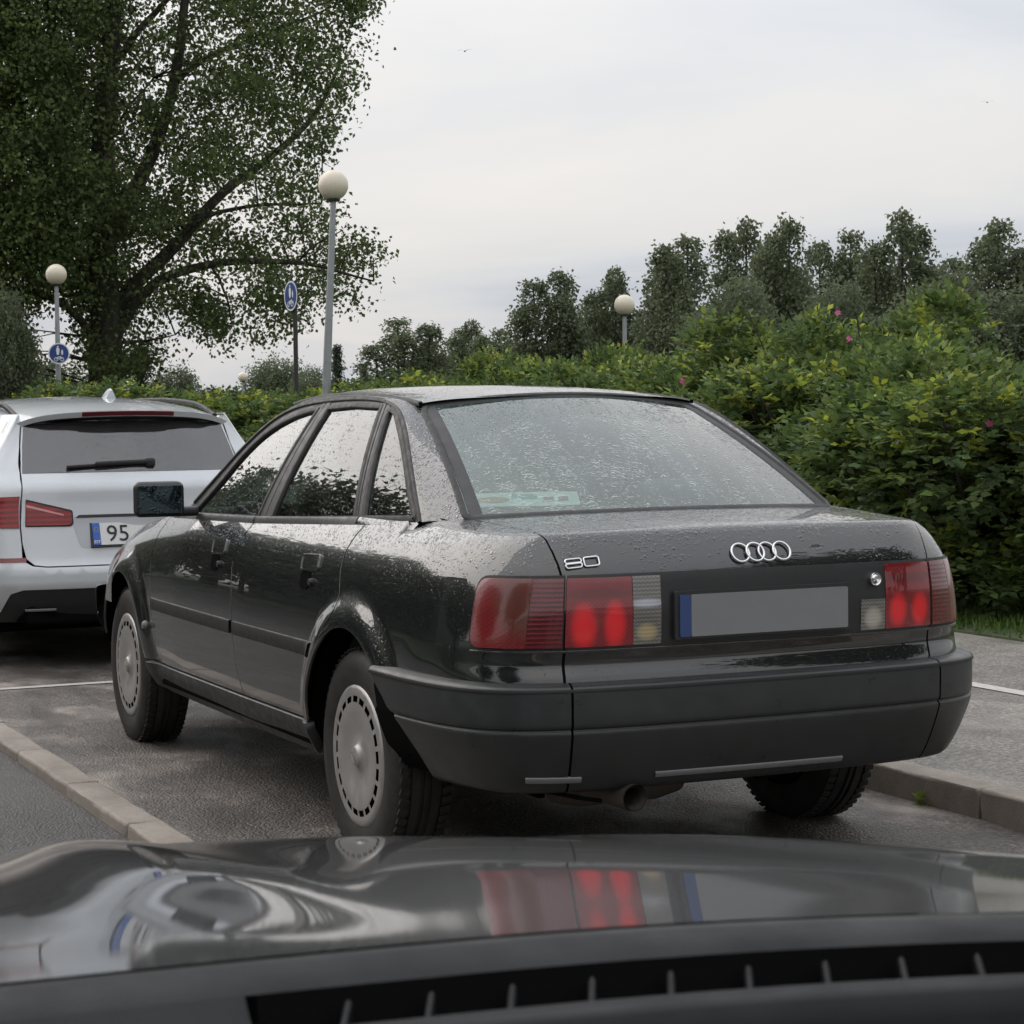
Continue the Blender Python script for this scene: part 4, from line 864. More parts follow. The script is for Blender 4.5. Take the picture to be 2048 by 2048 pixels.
for sg in (-1, 1):
    pts = [eroof(np.array(sg*.545), np.array(y)) for y in np.linspace(.50, 2.9, 24)]; hh = np.interp(np.linspace(0, 1, 24), [0, .12, .9, 1], [.0, .035, .035, 0]); mk('roof_rail', [tube([p+np.array([0, 0, h_]) for p, h_ in zip(pts, hh)], .015, 8)], M['rubber'], estate)
    A = eroof(np.full(30, sg*.575), np.linspace(.36, 3.2, 30)); sb_ = np.array([float(np.interp(y, eY[:3000], eS[:3000])) for y in np.linspace(.36, 3.2, 30)]); B_ = Es(sg*sb_, np.full(30, 1.325))
    mk('roof_side', [gridp(np.stack([A*(1-t)+B_*t for t in np.linspace(0, 1, 4)], 1), (0, 1.6, 1.0))], M['silver_paint'], estate)
fin = [(0, .0), (.17, .0), (.12, .022), (.06, .055), (.02, .062), (-.005, .05)]
bm = bmesh.new(); vs_ = [bm.verts.new((sx_*w_, y, z)) for sx_ in (-1, 1) for (y, z), w_ in zip(fin, (.03, .02, .02, .008, .005, .008))]; n_ = len(fin)
bm.faces.new(vs_[:n_]); bm.faces.new(vs_[n_:][::-1])
for i in range(n_): bm.faces.new((vs_[i], vs_[(i+1) % n_], vs_[n_+(i+1) % n_], vs_[n_+i]))
bmesh.ops.recalc_face_normals(bm, faces=bm.faces[:]); mk('antenna_fin', [xf(bmp(bm, R(70)), eroof(np.array(.13), np.array(1.15))-np.array([0, 0, .005]))], M['silver_paint'], rf)
for sg in (-1, 1):
    for y in (.98, 3.95):
        w = mk('wheel', [xf((lambda p: p if sg > 0 else mir(p))(lathe([(0, .09), (.21, .09), (.22, .10), (.225, .0)], 32, 'x')), (sg*.80, y, .33))], M['wheel_silver'], estate)
        ty = [(.22, -.09), (.25, -.115), (.30, -.115), (.325, -.10), (.33, -.06), (.33, .06), (.325, .10), (.30, .115), (.25, .115), (.22, .09)]; mk('tyre', [xf(lathe([(r, -a) for r, a in ty], 40, 'x'), (sg*.80, y, .33))], M['tyre'], w)
mk('underbody', [box((0, 2.4, .30), (1.5, 4.2, .22), None, .03), box((0, .25, .30), (1.2, .3, .14), None, .03)], M['dark_void'], estate)
sd_ = Es(np.linspace(-eS[-1], eS[-1], 200)[:, None]+np.zeros(10)[None], np.linspace(.28, .98, 10)[None]+np.zeros(200)[:, None]); keep = sd_[:, :, 1].min(1) > 3.3
for part in (sd_[:100][keep[:100]], sd_[100:][keep[100:]]): mk('front_body', [gridp(part, EREF)], M['silver_paint'], estate)
mk('bonnet', [box((0, 3.95, .93), (1.5, 1.5, .12), rotx(-.05), .05, 3)], M['silver_paint'], estate)
mk('windscreen', [gridp(np.array([[(-.55, 3.2, 1.34), (-.72, 3.9, .98)], [(.55, 3.2, 1.34), (.72, 3.9, .98)]]), EREF)], M['dark_glass'], estate)
# ------------------------------------------------------------------ the car the picture is taken from: bonnet, scuttle, dashboard edge (local x right, y forward)
own = empty('grey_car', (CAM[0], CAM[1], -.035), -R(8), label='dark grey car in the foreground, its glossy bonnet and scuttle along the bottom', cat='car')
M['own_paint'] = (lambda m: (m.set(Base_Color=(.011, .012, .0145), Metallic=.2, Roughness=.4, Coat_Weight=1., Coat_Roughness=.035, Coat_IOR=1.34), m.m)[-1])(Mat('own_paint'))
M['scuttle'] = simple('scuttle_plastic', (.006, .0068, .008), .5, spec=.2, noise=.2, nscale=25, bump=.3, bscale=600, bdist=.0008)
M['dash'] = simple('dash_plastic', (.016, .016, .018), .55, noise=.2)
ZG = .035
FE = .85
def edge_f(r): return FE-np.where(r > .25, .30, .18)*(r-.25)**2
qs = np.linspace(0, 2.6, 600); sl_ = np.interp(qs, [0, .12, .28, .42, .60, .85, 1.15, 1.5, 2.0, 2.6], [.156, .142, .136, .152, .158, .168, .190, .225, .31, .46]); zq_ = 1.061-np.concatenate([[0], np.cumsum((sl_[1:]+sl_[:-1])/2*(qs[1]-qs[0]))])
def hoodz(r, q):
    """q = distance ahead of the scuttle edge"""
    z = np.interp(q, qs, zq_); c = (r-.42)
    z = z-.070*np.where(r > .22, 1., .0)*(r-.22)**2-.35*np.maximum(np.abs(c)-.55, 0)**2
    z = z+.010*np.exp(-((c+.22+.02*q)/.055)**2)*sstep(.0, .5, q)+.008*np.exp(-((c-.34+.02*q)/.08)**2)*sstep(0, .5, q)-.003*np.exp(-((c+.36)/.06)**2)*sstep(.1, .5, q)
    return z+ZG
rr, qq = np.linspace(-.42, 1.30, 140), np.concatenate([np.linspace(0, 1.4, 110), np.linspace(1.42, 1.9, 16)])
H = np.stack([rr[:, None]+0*qq[None], edge_f(rr)[:, None]+.012+qq[None]*1.0, hoodz(rr[:, None], qq[None])], -1)
mk('bonnet', [gridp(H, (0.4, 1.6, 0))], M['own_paint'], own)
# scuttle panel: profile runs back from the bonnet edge towards the driver
def prof(rows, mat, name, r0=-.36, r1=1.2, par=None):
    r = np.linspace(r0, r1, 60); P = np.stack([np.stack([r, edge_f(r)+dy, np.full(60, z+ZG)+hz*(hoodz(r, 0*r)-ZG-1.066)], -1) for dy, z, hz in rows], 1); return mk(name, [gridp(P, (.4, 1.1, .5))], mat, par or own)
sc_ = prof([(.008, 1.0400, 1), (.006, 1.0640, 1), (.0, 1.0680, 1), (-.008, 1.0680, 1), (-.022, 1.0640, .8), (-.030, 1.0610, .8)], M['scuttle'], 'scuttle_panel')
prof([(-.030, 1.0610, .8), (-.034, 1.0280, .8), (-.054, 1.0240, .6), (-.0575, 1.0440, .6)], M['dark_void'], 'intake_trough', .14, 1.2, sc_)
prof([(-.030, 1.0610, .8), (-.048, 1.0520, .7), (-.066, 1.0440, .6)], M['scuttle'], 'scuttle_cover', -.36, .135, sc_)
for k in range(22):
    r = .172+k*.0345; a = hoodz(np.array(r), np.array(0.))-1.066-ZG
    mk('grille_rib', [box((r, float(edge_f(r))-.048, .969+.078+ZG+float(a)*.7), (.0032, .030, .012), rotz(-.35)@rotx(.3), .002)], M['scuttle'], sc_)
prof([(-.0565, 1.0440, .6), (-.059, 1.0525, .6), (-.074, 1.0500, .6), (-.080, 1.0400, .5), (-.085, 1.0230, .5)], M['scuttle'], 'scuttle_lip', -.36, 1.2, sc_)
prof([(-.085, 1.0230, .5), (-.11, 1.0130, .5), (-.14, 1.0080, .5)], M['dark_void'], 'glass_channel', -.36, 1.2, sc_)
prof([(-.135, 1.0040, .4), (-.140, 1.0125, .4), (-.16, 1.0140, .4), (-.40, 1.0080, .2)], simple('dash_edge', (.05, 0.0425, .055), .5), 'dashboard')
# the unseen rest of the shell that the scene's reflections can show: nose, flanks
nz_ = H[:, -1]; mk('nose', [gridp(np.stack([nz_, nz_+np.array([0, .10, -.09]), nz_*np.array([1, 1, 0])+np.array([0, .14, .30])], 1), (.4, 1.0, .4))], M['own_paint'], own)
for k, i in ((0, 0), (1, -1)):
    sd2 = H[i]; mk('front_wing', [gridp(np.stack([sd2, sd2+np.array([(-.06, .06)[k], 0, -.06]), sd2*np.array([1, 1, 0])+np.array([(-.10, .10)[k], 0, .35])], 1), (.42, 1.5, .6))], M['own_paint'], own)
# ------------------------------------------------------------------ vegetation
def leafmesh(name, C, Nn, D, L, W, tint, mat):
    """diamond leaves: base C, face normal Nn, direction D, length L, width W (arrays)"""
    n = len(C); D = unit(D); S_ = unit(np.cross(Nn, D)); Nn = unit(np.cross(D, S_)); L, W = np.broadcast_to(L, (n,))[:, None], np.broadcast_to(W, (n,))[:, None]
    V = np.stack([C, C+D*L*.45+S_*W*.5+Nn*W*.12, C+D*L-Nn*L*.10, C+D*L*.45-S_*W*.5+Nn*W*.12], 1).reshape(-1, 3).astype(np.float32)
    me = bpy.data.meshes.new(name); me.vertices.add(4*n); me.vertices.foreach_set('co', V.ravel()); me.loops.add(4*n); me.polygons.add(n)
    me.loops.foreach_set('vertex_index', np.arange(4*n, dtype=np.int32)); me.polygons.foreach_set('loop_start', np.arange(0, 4*n, 4, dtype=np.int32))
    me.update(calc_edges=True); at = me.attributes.new('tint', 'FLOAT', 'POINT'); at.data.foreach_set('value', np.repeat(np.clip(tint, 0, 1), 4).astype(np.float32)); me.materials.append(mat); return me
def rnd(n): return unit(rng.normal(size=(n, 3)))
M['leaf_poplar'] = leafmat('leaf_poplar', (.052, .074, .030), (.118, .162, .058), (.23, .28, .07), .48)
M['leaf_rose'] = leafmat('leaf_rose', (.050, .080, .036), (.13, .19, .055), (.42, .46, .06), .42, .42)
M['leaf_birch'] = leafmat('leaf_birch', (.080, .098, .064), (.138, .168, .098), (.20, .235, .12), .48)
M['leaf_conifer'] = leafmat('leaf_conifer', (.036, .05, .036), (.065, .085, .055), (.09, .115, .06), .2)
M['grass'] = leafmat('grass', (.030, .062, .014), (.075, .135, .026), (.16, .22, .05), .3)
def bark():
    m = Mat('bark'); c = m.ramp(m.noise(6, 6, .65, stretch=(1, 1, .22)), [(.3, (.020, .017, .014)), (.55, (.055, .048, .040)), (.8, (.11, .10, .085))]); m.col(c); m.set(Roughness=.9); m.bump(m.noise(10, 5, .7, stretch=(1, 1, .2)), 1, .04); return m.m
M['bark'] = bark(); M['twig'] = simple('twig', (.035, .027, .02), .85, noise=.4)
M['petal'] = simple('petal', (.50, .075, .22), .55, noise=.2); M['hip'] = simple('rose_hip', (.50, .12, .04), .4)
def mobj(name, me, parent=None, loc=None):
    o = bpy.data.objects.new(name, me); col.objects.link(o); o.parent = parent
    if loc is not None: o.location = loc
    return o
def copy_thing(src, loc, rz, sc, label, group, cat):
    r = src.copy(); col.objects.link(r); r.location = loc; r.rotation_euler = (0, 0, rz); r.scale = sc; r['label'] = label; r['category'] = cat
    if group: r['group'] = group
    for ch in src.children:
        c = ch.copy(); col.objects.link(c); c.parent = r
    return r
def at(u, dist, v=None):
    """ground position (x, y) seen at photo column u (1932-px print) and that range; height seen at row v"""
    d = YAW+math.atan((u*1.06-1024)/FPX); x, y = CAM[0]+dist*math.sin(d), CAM[1]+dist*math.cos(d)
    if v is None: return x, y
    hz = 799-.0117*u; return x, y, CAM[2]+(hz-v)*1.06/FPX*dist*math.cos(math.atan((u*1.06-1024)/FPX))

# ---- rose bushes
def bush_mesh(seed, R_=1.25, H_=2.0, nspr=1500, leaf=.055, bright=.35):
    g = np.random.default_rng(seed); lobes = []
    for k in range(15):
        a = g.uniform(0, 2*math.pi); rr_ = R_*math.sqrt(g.uniform(0, 1))*.74; r = g.uniform(.30, .55)*R_/1.25; zz = g.uniform(.30, H_-r*.9) if k > 3 else g.uniform(H_*.55, H_-r*.8); lobes.append((rr_*math.cos(a), rr_*math.sin(a), zz, r))
    for k in range(7): a = 6.283*k/7+g.uniform(-.3, .3); lobes.append((R_*.62*math.cos(a), R_*.62*math.sin(a), g.uniform(.22, .42), g.uniform(.30, .42)*R_/1.25))
    lobes = np.array(lobes); w = lobes[:, 3]**2; w /= w.sum(); idx = g.choice(len(lobes), nspr, p=w); d = unit(g.normal(size=(nspr, 3))+np.array([0, 0, .55])); rad = lobes[idx, 3]*(1-.30*g.random(nspr)**2)*g.uniform(.90, 1.14, nspr)
    P = lobes[idx, :3]+d*rad[:, None]; ok = P[:, 2] > .03
    for l in lobes:                                     # drop sprigs buried deep inside another lobe
        ok &= np.linalg.norm(P-l[:3], axis=1) > l[3]*.60
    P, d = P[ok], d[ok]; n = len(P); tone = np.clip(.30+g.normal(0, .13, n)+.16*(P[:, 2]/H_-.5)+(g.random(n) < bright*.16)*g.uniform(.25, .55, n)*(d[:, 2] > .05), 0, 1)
    ax = unit(d+g.normal(size=(n, 3))*.45+np.array([0, 0, .35])); C, N, D, T, Ls = [], [], [], [], []
    for i in range(9):
        t = (i//2)/4.; sgn = -1 if i % 2 else 1; sd = unit(np.cross(ax, np.array([0, 0, 1.])+g.normal(size=(n, 3))*.3)); up = unit(np.cross(sd, ax)); up *= np.sign(up[:, 2:3]+1e-6)
        dirn = ax*.55+sd*sgn*.9+g.normal(size=(n, 3))*.22 if i < 8 else ax+g.normal(size=(n, 3))*.15
        C.append(P+ax*(t*leaf*2.0)-up*(t*t*leaf*.5)); N.append(up+g.normal(size=(n, 3))*.38+d*.25); D.append(dirn-np.array([0, 0, .15])); T.append(np.clip(tone+g.normal(0, .05, n), 0, 1)); Ls.append(leaf*g.uniform(.75, 1.2, n))
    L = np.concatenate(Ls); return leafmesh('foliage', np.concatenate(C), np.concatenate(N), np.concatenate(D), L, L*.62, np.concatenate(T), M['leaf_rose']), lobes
bush_protos = []
def twigs(seed, R_, H_):
    g = random.Random(seed); ps = []
    for k in range(16):
        a = g.uniform(0, 6.28); r = g.uniform(.2, .9)*R_; p0 = np.array([.25*r*math.cos(a), .25*r*math.sin(a), 0]); p2 = np.array([r*math.cos(a), r*math.sin(a), g.uniform(.5, .95)*H_]); p1 = (p0+p2)/2+np.array([g.uniform(-.2, .2), g.uniform(-.2, .2), .2]); ps.append(tube([p0*(1-t)**2+p1*2*t*(1-t)+p2*t*t for t in np.linspace(0, 1, 6)], np.linspace(.014, .005, 6), 5))
    return ps
def flower_piece(c, s, up):
    ps = []; up = unit(np.array(up, float)); u = unit(np.cross(up, [0, 0, 1.]+rng.normal(size=3)*.1)); w = np.cross(up, u); V, F, N = [np.array(c)-up*.3*s], [], [up]
    for k in range(5):
        b = len(V)
        for da, rr_, zz in ((-.55, .55, .05), (-.45, 1., .25), (0, 1.12, .2), (.45, 1., .25), (.55, .55, .05)):
            a = 2*math.pi*k/5+da; V.append(np.array(c)+(u*math.cos(a)+w*math.sin(a))*rr_*s+up*zz*s); N.append(up)
        F.append((0, b, b+1, b+2, b+3, b+4))
    return (np.array(V), F, np.array(N))
def make_bush(seed, **k):
    me, lobes = bush_mesh(seed, **k); e = empty('rose_bush'); mobj('foliage', me, e); mk('stems', twigs(seed, k.get('R_', 1.25), k.get('H_', 2.0)), M['twig'], e); return e
#  x, y, radius, height, prototype, label
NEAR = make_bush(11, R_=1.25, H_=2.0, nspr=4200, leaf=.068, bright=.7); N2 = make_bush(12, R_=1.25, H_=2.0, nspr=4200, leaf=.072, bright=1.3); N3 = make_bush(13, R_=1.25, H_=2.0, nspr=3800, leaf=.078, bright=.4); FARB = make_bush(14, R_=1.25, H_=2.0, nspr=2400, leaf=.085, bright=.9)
used = set()
def bush(u, dist, R_, H_, src, label, rz=None):
    x, y = at(u, dist); sc = (R_/1.25, R_/1.25, H_/2.08)
    if src.name not in used:
        used.add(src.name); src.location = (x, y, .06); src.rotation_euler = (0, 0, rz if rz is not None else random.uniform(0, 6)); src.scale = sc; tag(src, label, 'bush', 'rose bushes of the hedge'); return src
    return copy_thing(src, (x, y, .06), rz if rz is not None else random.uniform(0, 6), sc, label, 'rose bushes of the hedge', 'bush')
b1 = bush(1680, 16.6, 1.22, 2.22, NEAR, 'tallest rose bush at right with a pink bloom near its crest')
b2 = bush(1930, 13.0, 1.30, 1.50, N2, 'bright yellow-green rose bush at the right picture edge above the grass')
b3 = bush(1790, 14.2, 1.15, 1.62, N3, 'dark rose bush just behind the sedan\'s right tail lamp')
bush(1560, 15.2, 1.35, 1.80, N2, 'rose bush rising behind the sedan\'s right rear window edge')
bush(1500, 18.0, 1.5, 2.12, NEAR, 'broad rose bush left of the tallest one, orange buds on top')
bush(1880, 16.8, 1.4, 1.62, N3, 'dark green rose bush behind the bright one at the right edge')
b7 = bush(1365, 18.5, 1.30, 1.95, N2, 'rose bush with a big pink bloom right of the sedan\'s roof')
bush(1230, 21.5, 1.25, 1.92, NEAR, 'rounded dark rose bush below the lone lamp globe at centre right')
bush(1120, 23.0, 1.3, 1.85, N3, 'rose bush behind the sedan\'s roof, left of the centre-right lamp post')
bush(1030, 23.5, 1.15, 2.08, N2, 'bright rose bush with a pale bloom at its tip behind the roof centre')
bush(935, 26, 1.4, 1.85, FARB, 'low rose bush behind the sedan\'s roof below the twin far birches')
bush(830, 28, 1.5, 1.80, FARB, 'rose bush behind the roof, second to the right of the tall lamp post')
bush(720, 29, 1.4, 1.78, FARB, 'rose bush directly right of the tall lamp post')
bush(610, 31, 1.5, 1.72, FARB, 'rose bush left of the tall lamp post, behind the sedan\'s front window')
bush(510, 33, 1.5, 1.64, FARB, 'rose bush in the dip between the two cars')
bush(400, 34, 1.6, 1.70, FARB, 'rose bush behind the right roof rail of the silver estate')
bush(300, 35, 1.6, 1.85, FARB, 'rose bush in front of the big poplar\'s foot')
bush(195, 35, 1.6, 1.85, FARB, 'rose bush left of the poplar trunk behind the estate\'s roof fin')
bush(70, 36, 1.7, 1.75, FARB, 'rose bush behind the estate\'s roof at the left picture edge')
bush(2040, 14.0, 1.4, 1.40, NEAR, 'rose bush cut by the right picture edge')
for par, pts in ((b1, [(1583, 592, 15.6), (1605, 640, 15.2)]), (b7, [(1291, 722, 17.3)]), (b3, [(1776, 955, 13.1)]), (b2, [(1868, 800, 11.9)])):
    for u, v, dd in pts:
        x, y, z = at(u, dd, v); o = mk('flower', [flower_piece((0, 0, 0), .021 if u != 1291 else .034, np.array([CAM[0]-x, CAM[1]-y, 6.]))], M['petal'], par); inv = Matrix.LocRotScale(par.location, par.rotation_euler, par.scale).inverted(); o.matrix_local = inv@Matrix.Translation((x, y, z))
for par, pts in ((b1, [(1517, 640, 16.6), (1735, 668, 15.2)]), (b7, [(1420, 700, 17.4)])):
    for u, v, dd in pts:
        x, y, z = at(u, dd, v); o = mk('rose_hip', [lathe([(0, -.018), (.015, -.012), (.02, 0), (.012, .017), (0, .02)][::-1], 10, 'z')], M['hip'], par); inv = Matrix.LocRotScale(par.location, par.rotation_euler, par.scale).inverted(); o.matrix_local = inv@Matrix.Translation((x, y, z))

# ---- the big poplar: limbs drawn in its own frame (lateral m, height m), crown clusters hung on them
PD = 50.; pxm = 1.06*PD/FPX
px0, py0 = at(205, PD)
lat = np.array([math.cos(YAW-.19), -math.sin(YAW-.19), 0]); dep = np.array([math.sin(YAW-.19), math.cos(YAW-.19), 0])
def tl(u, v): return ((u-205)*pxm, CAM[2]+(797-v)*pxm)
def branch(pts, r0, r1, dz=0., n=14):
    P = smooth_line(np.array(pts, float), 2); P = resamp(P, n); out = []
    for i, (a, h) in enumerate(P): out.append(lat*a+dep*(dz*i/(n-1)+.12*math.sin(i*1.3))+np.array([0, 0, h]))
    return np.array(out), np.linspace(r0, r1, n)
poplar = empty('poplar_tree', (px0, py0, 0), label='big poplar with dense dark crown standing behind the silver estate', cat='tree')
limbs = [branch([(0, -.1), tl(203, 700), tl(208, 600), tl(202, 500), tl(206, 400), tl(204, 300), tl(222, 150), tl(238, 0), tl(240, -170), tl(235, -340)], .46, .05, 0, 30),
  branch([tl(212, 470), tl(260, 380), tl(305, 290), tl(345, 160), tl(360, 20), tl(390, -140), tl(430, -280)], .20, .03, -1.0, 18), branch([tl(215, 600), tl(260, 540), tl(330, 480), tl(420, 370), tl(520, 300), tl(610, 220), tl(660, 110)], .19, .03, 1.2, 20),
  branch([tl(222, 640), tl(285, 540), tl(400, 505), tl(560, 505), tl(690, 545)], .15, .02, -1.5, 18), branch([tl(205, 620), tl(165, 490), tl(110, 350), tl(40, 180), tl(-40, 0), tl(-90, -180)], .18, .03, .8, 18), branch([tl(203, 670), tl(150, 590), tl(90, 560), tl(-20, 540), tl(-200, 480)], .11, .02, -.8),
  branch([tl(205, 300), tl(180, 200), tl(120, 80), tl(90, -80)], .12, .04, 1.0), branch([tl(330, 480), tl(380, 420), tl(470, 400), tl(600, 400)], .07, .02, -1.0), branch([tl(345, 160), tl(420, 110), tl(540, 60), tl(650, 10)], .08, .02, .8), branch([tl(222, 150), tl(300, 50), tl(420, -60)], .10, .03, -.6),
  branch([tl(400, 505), tl(430, 560), tl(440, 620)], .04, .012, .5), branch([tl(560, 505), tl(590, 470), tl(650, 440)], .035, .012, .3), branch([tl(225, 650), tl(280, 650), tl(330, 640)], .05, .012, -1.), branch([tl(202, 330), tl(240, 240), tl(300, 180)], .05, .02, -1.2)]
mk('trunk', [tube(P, r, 10) for P, r in limbs], M['bark'], poplar)
env = np.array([tl(u, v) for u, v in [(-300, 560), (-345, 330), (-330, 100), (-285, -120), (-190, -290), (-40, -400), (140, -450), (330, -430), (510, -350), (640, -220), (705, -90), (712, 0), (690, 95), (662, 180), (640, 262), (600, 322), (622, 400), (668, 440), (705, 520), (690, 585), (620, 570), (600, 540), (560, 600), (540, 640), (500, 640), (470, 590), (440, 640), (405, 655), (350, 600), (330, 560), (300, 610), (330, 660), (290, 700), (225, 715), (170, 690), (150, 620), (170, 570), (120, 545), (75, 590), (40, 560), (55, 640), (20, 700), (-120, 690), (-230, 640)]])
def inpoly(P, B_):
    ins = np.zeros(len(P), bool)
    for a, b in zip(B_, np.roll(B_, -1, 0)):
        if a[1] == b[1]: continue
        ins ^= ((a[1] > P[:, 1]) != (b[1] > P[:, 1])) & (P[:, 0] < (b[0]-a[0])*(P[:, 1]-a[1])/(b[1]-a[1])+a[0])
    return ins
def fbm2(P, s, seed):
    g = np.random.default_rng(seed); f = 0
    for k in range(5): a = g.normal(size=3)*s*(1.0+.5*k); f = f+np.sin(P@a+g.uniform(0, 6.3))
    return f/5
def poplar_crown():
    g = np.random.default_rng(5); lo, hi = env.min(0), env.max(0); Q = g.uniform(lo, hi, (52000, 2)); Q = Q[inpoly(Q, env)]; dz = g.uniform(-1, 1, len(Q))*4.2*np.clip(1-((Q[:, 1]-7.5)/10)**2, .30, 1)*np.clip(1.15-(np.abs(Q[:, 0])/7.5)**2, .35, 1); P3 = lat*Q[:, :1]+dep*dz[:, None]+np.stack([0*Q[:, 0], 0*Q[:, 0], Q[:, 1]], -1)
    gap = .6*fbm2(P3, 1.1, 3)+.6*fbm2(P3, 2.6, 8); lim = np.concatenate([p for p, r in limbs]); dmin = np.min(np.linalg.norm(P3[:, None, :]-lim[None, ::3], axis=2), 1)
    left = Q[:, 0] < .6; dense = np.where(left, .08, -.38)
    lq = np.stack([(lim@lat), lim[:, 2]], -1); d2 = np.min(np.linalg.norm(Q[:, None, :]-lq[None, ::2], axis=2), 1)
    keep = (gap < dense+.25) & ((dmin > .35) | (g.random(len(Q)) < .5)) & ~((d2 < .34) & (dz < 1.2) & (g.random(len(Q)) < .88)); off_ = (Q[:, 1] > tl(0, -60)[1]) | (Q[:, 0] < tl(-60, 0)[0]); keep &= ~(off_ & (g.random(len(Q)) < .55)); P3 = P3[keep][:7000]; n = len(P3); Q = Q[keep][:7000]; off_ = off_[keep][:7000]
    # twigs from clusters to the nearest limb point
    tw = []
    for p in P3[::14]:
        q = lim[np.argmin(np.linalg.norm(lim-p, axis=1)+np.maximum(0, lim[:, 2]-p[2]+.2)*.8)]; mid_ = (p+q)/2+np.array([0, 0, .15]); tw.append(tube([q, mid_, p], [.022, .014, .006], 4, False, False))
    mk('branches', tw, M['bark'], poplar)
    per = 30; c = np.repeat(P3, per, 0)+g.normal(size=(n*per, 3))*np.array([.23, .23, .20]); tone = np.repeat(.36+g.normal(0, .13, n)+.10*(Q[:, 0] < -1.2), per)+g.normal(0, .10, n*per); tone += .14*(g.random(n*per) < .06)
    return leafmesh('crown', c, g.normal(size=(n*per, 3))+np.array([0, 0, .6]), g.normal(size=(n*per, 3))-np.array([0, 0, .5]), g.uniform(.085, .14, n*per)*np.repeat(1+.4*off_, per), g.uniform(.065, .105, n*per)*np.repeat(1+.4*off_, per), tone, M['leaf_poplar'])
mobj('crown', poplar_crown(), poplar)

# ---- background trees: four grown shapes, each tree its own object
def tree_proto(kind, seed):
    g = np.random.default_rng(seed); H_ = 8.; e = empty('birch_tree' if kind == 'birch' else ('round_tree' if kind == 'round' else 'conifer_tree')); C, T = [], []
    nl = 1500 if kind != 'conifer' else 1200
    if kind == 'birch':
        stems = [(g.uniform(-1.25, 1.25), g.uniform(-.8, .8), (1.0, .95, .88, .80, .70)[k]) for k in range(5)]; stems[0] = (g.uniform(-.25, .25), 0., 1.0); nstr = 950
        for k in range(nstr):
            sx_, sy_, hh = stems[g.integers(5)]; h = H_*hh*(1-g.random()**1.35*.90); r = (.14+1.0*(1-(h/(H_*hh)))**.52)*math.sqrt(g.random())*1.05; a = g.uniform(0, 6.283); p = np.array([sx_*min(1, h/3.)+r*math.cos(a), sy_*min(1, h/3.)+r*math.sin(a), h]); ln = g.uniform(.2, 1.2)*(.35+r*.6); m_ = int(9+ln*18)
            t = g.random(m_)[:, None]; C.append(p+np.array([math.cos(a)*.12, math.sin(a)*.12, 0])*t-np.array([0, 0, 1.])*t*ln+g.normal(size=(m_, 3))*np.array([.11, .11, .10])); T.append(np.full(m_, .42+g.normal(0, .2)+.15*(h/H_-.5)))
        wood = [tube([(sx_*.3, sy_*.3, 0), (sx_*.8, sy_*.8, H_*.3), (sx_, sy_, H_*hh*.97)], [.13, .09, .02], 6) for sx_, sy_, hh in stems]; mat, L0, L1 = M['leaf_birch'], .11, .18
    elif kind == 'round':
        for k in range(620):
            d = unit(g.normal(size=3)); p = np.array([0, 0, 4.6])+d*np.array([2.5, 2.5, 3.2])*g.random()**.28*(1+.16*math.sin(5*d[0]+3*d[2]+seed)); m_ = 26; C.append(p+g.normal(size=(m_, 3))*.30); T.append(np.full(m_, .40+g.normal(0, .14)+.1*d[2]))
        wood = [tube([(0, 0, 0), (.1, 0, 3), (0, .1, 6)], [.16, .12, .04], 6)]; mat, L0, L1 = M['leaf_birch'], .16, .27
    else:
        for k in range(420):
            h = .6+(H_-.6)*g.random()**1.25; r = (1-h/H_)*2.2*(.55+.45*math.sin(h*5+g.uniform(0, .6)))*g.random()**.4+.05; a = g.uniform(0, 6.283); m_ = 20; C.append(np.array([r*math.cos(a), r*math.sin(a), h-.18*r])+g.normal(size=(m_, 3))*np.array([.18, .18, .09])); T.append(np.full(m_, .4+g.normal(0, .15)))
        wood = [tube([(0, 0, 0), (0, 0, H_*.97)], [.14, .02], 6)]; mat, L0, L1 = M['leaf_conifer'], .12, .22
    C, T = np.concatenate(C), np.concatenate(T); n = len(C); T = T+g.normal(0, .09, n); dr_ = np.array([0, 0, -1.2 if kind == 'birch' else -.1])
    mobj('crown', leafmesh('crown', C, g.normal(size=(n, 3))+np.array([0, 0, .4]), g.normal(size=(n, 3))+dr_, g.uniform(L0, L1, n), g.uniform(L0, L1, n)*.66, T, mat), e); mk('trunk', wood, M['bark'], e); return e
protos = {k: [tree_proto(k, 20+10*i+j) for j in range(m_)] for i, (k, m_) in enumerate((('birch', 3), ('round', 2), ('conifer', 1)))}
def tree(kind, j, u, top, dist, half, label, cat='tree', group='trees beyond the hedge'):
    x, y, h = at(u, dist, top); src = protos[kind][j]; w = half*1.06/FPX*dist/(1.12 if kind == 'birch' else 2.5 if kind == 'round' else 1.9); sc = (w, w, h/(8.0 if kind != 'round' else 7.8)); rz = random.uniform(0, 6)
    if src.name not in used: used.add(src.name); src.location = (x, y, 0); src.rotation_euler = (0, 0, rz); src.scale = sc; return tag(src, label, cat, group)
    return copy_thing(src, (x, y, 0), rz, sc, label, group, cat)
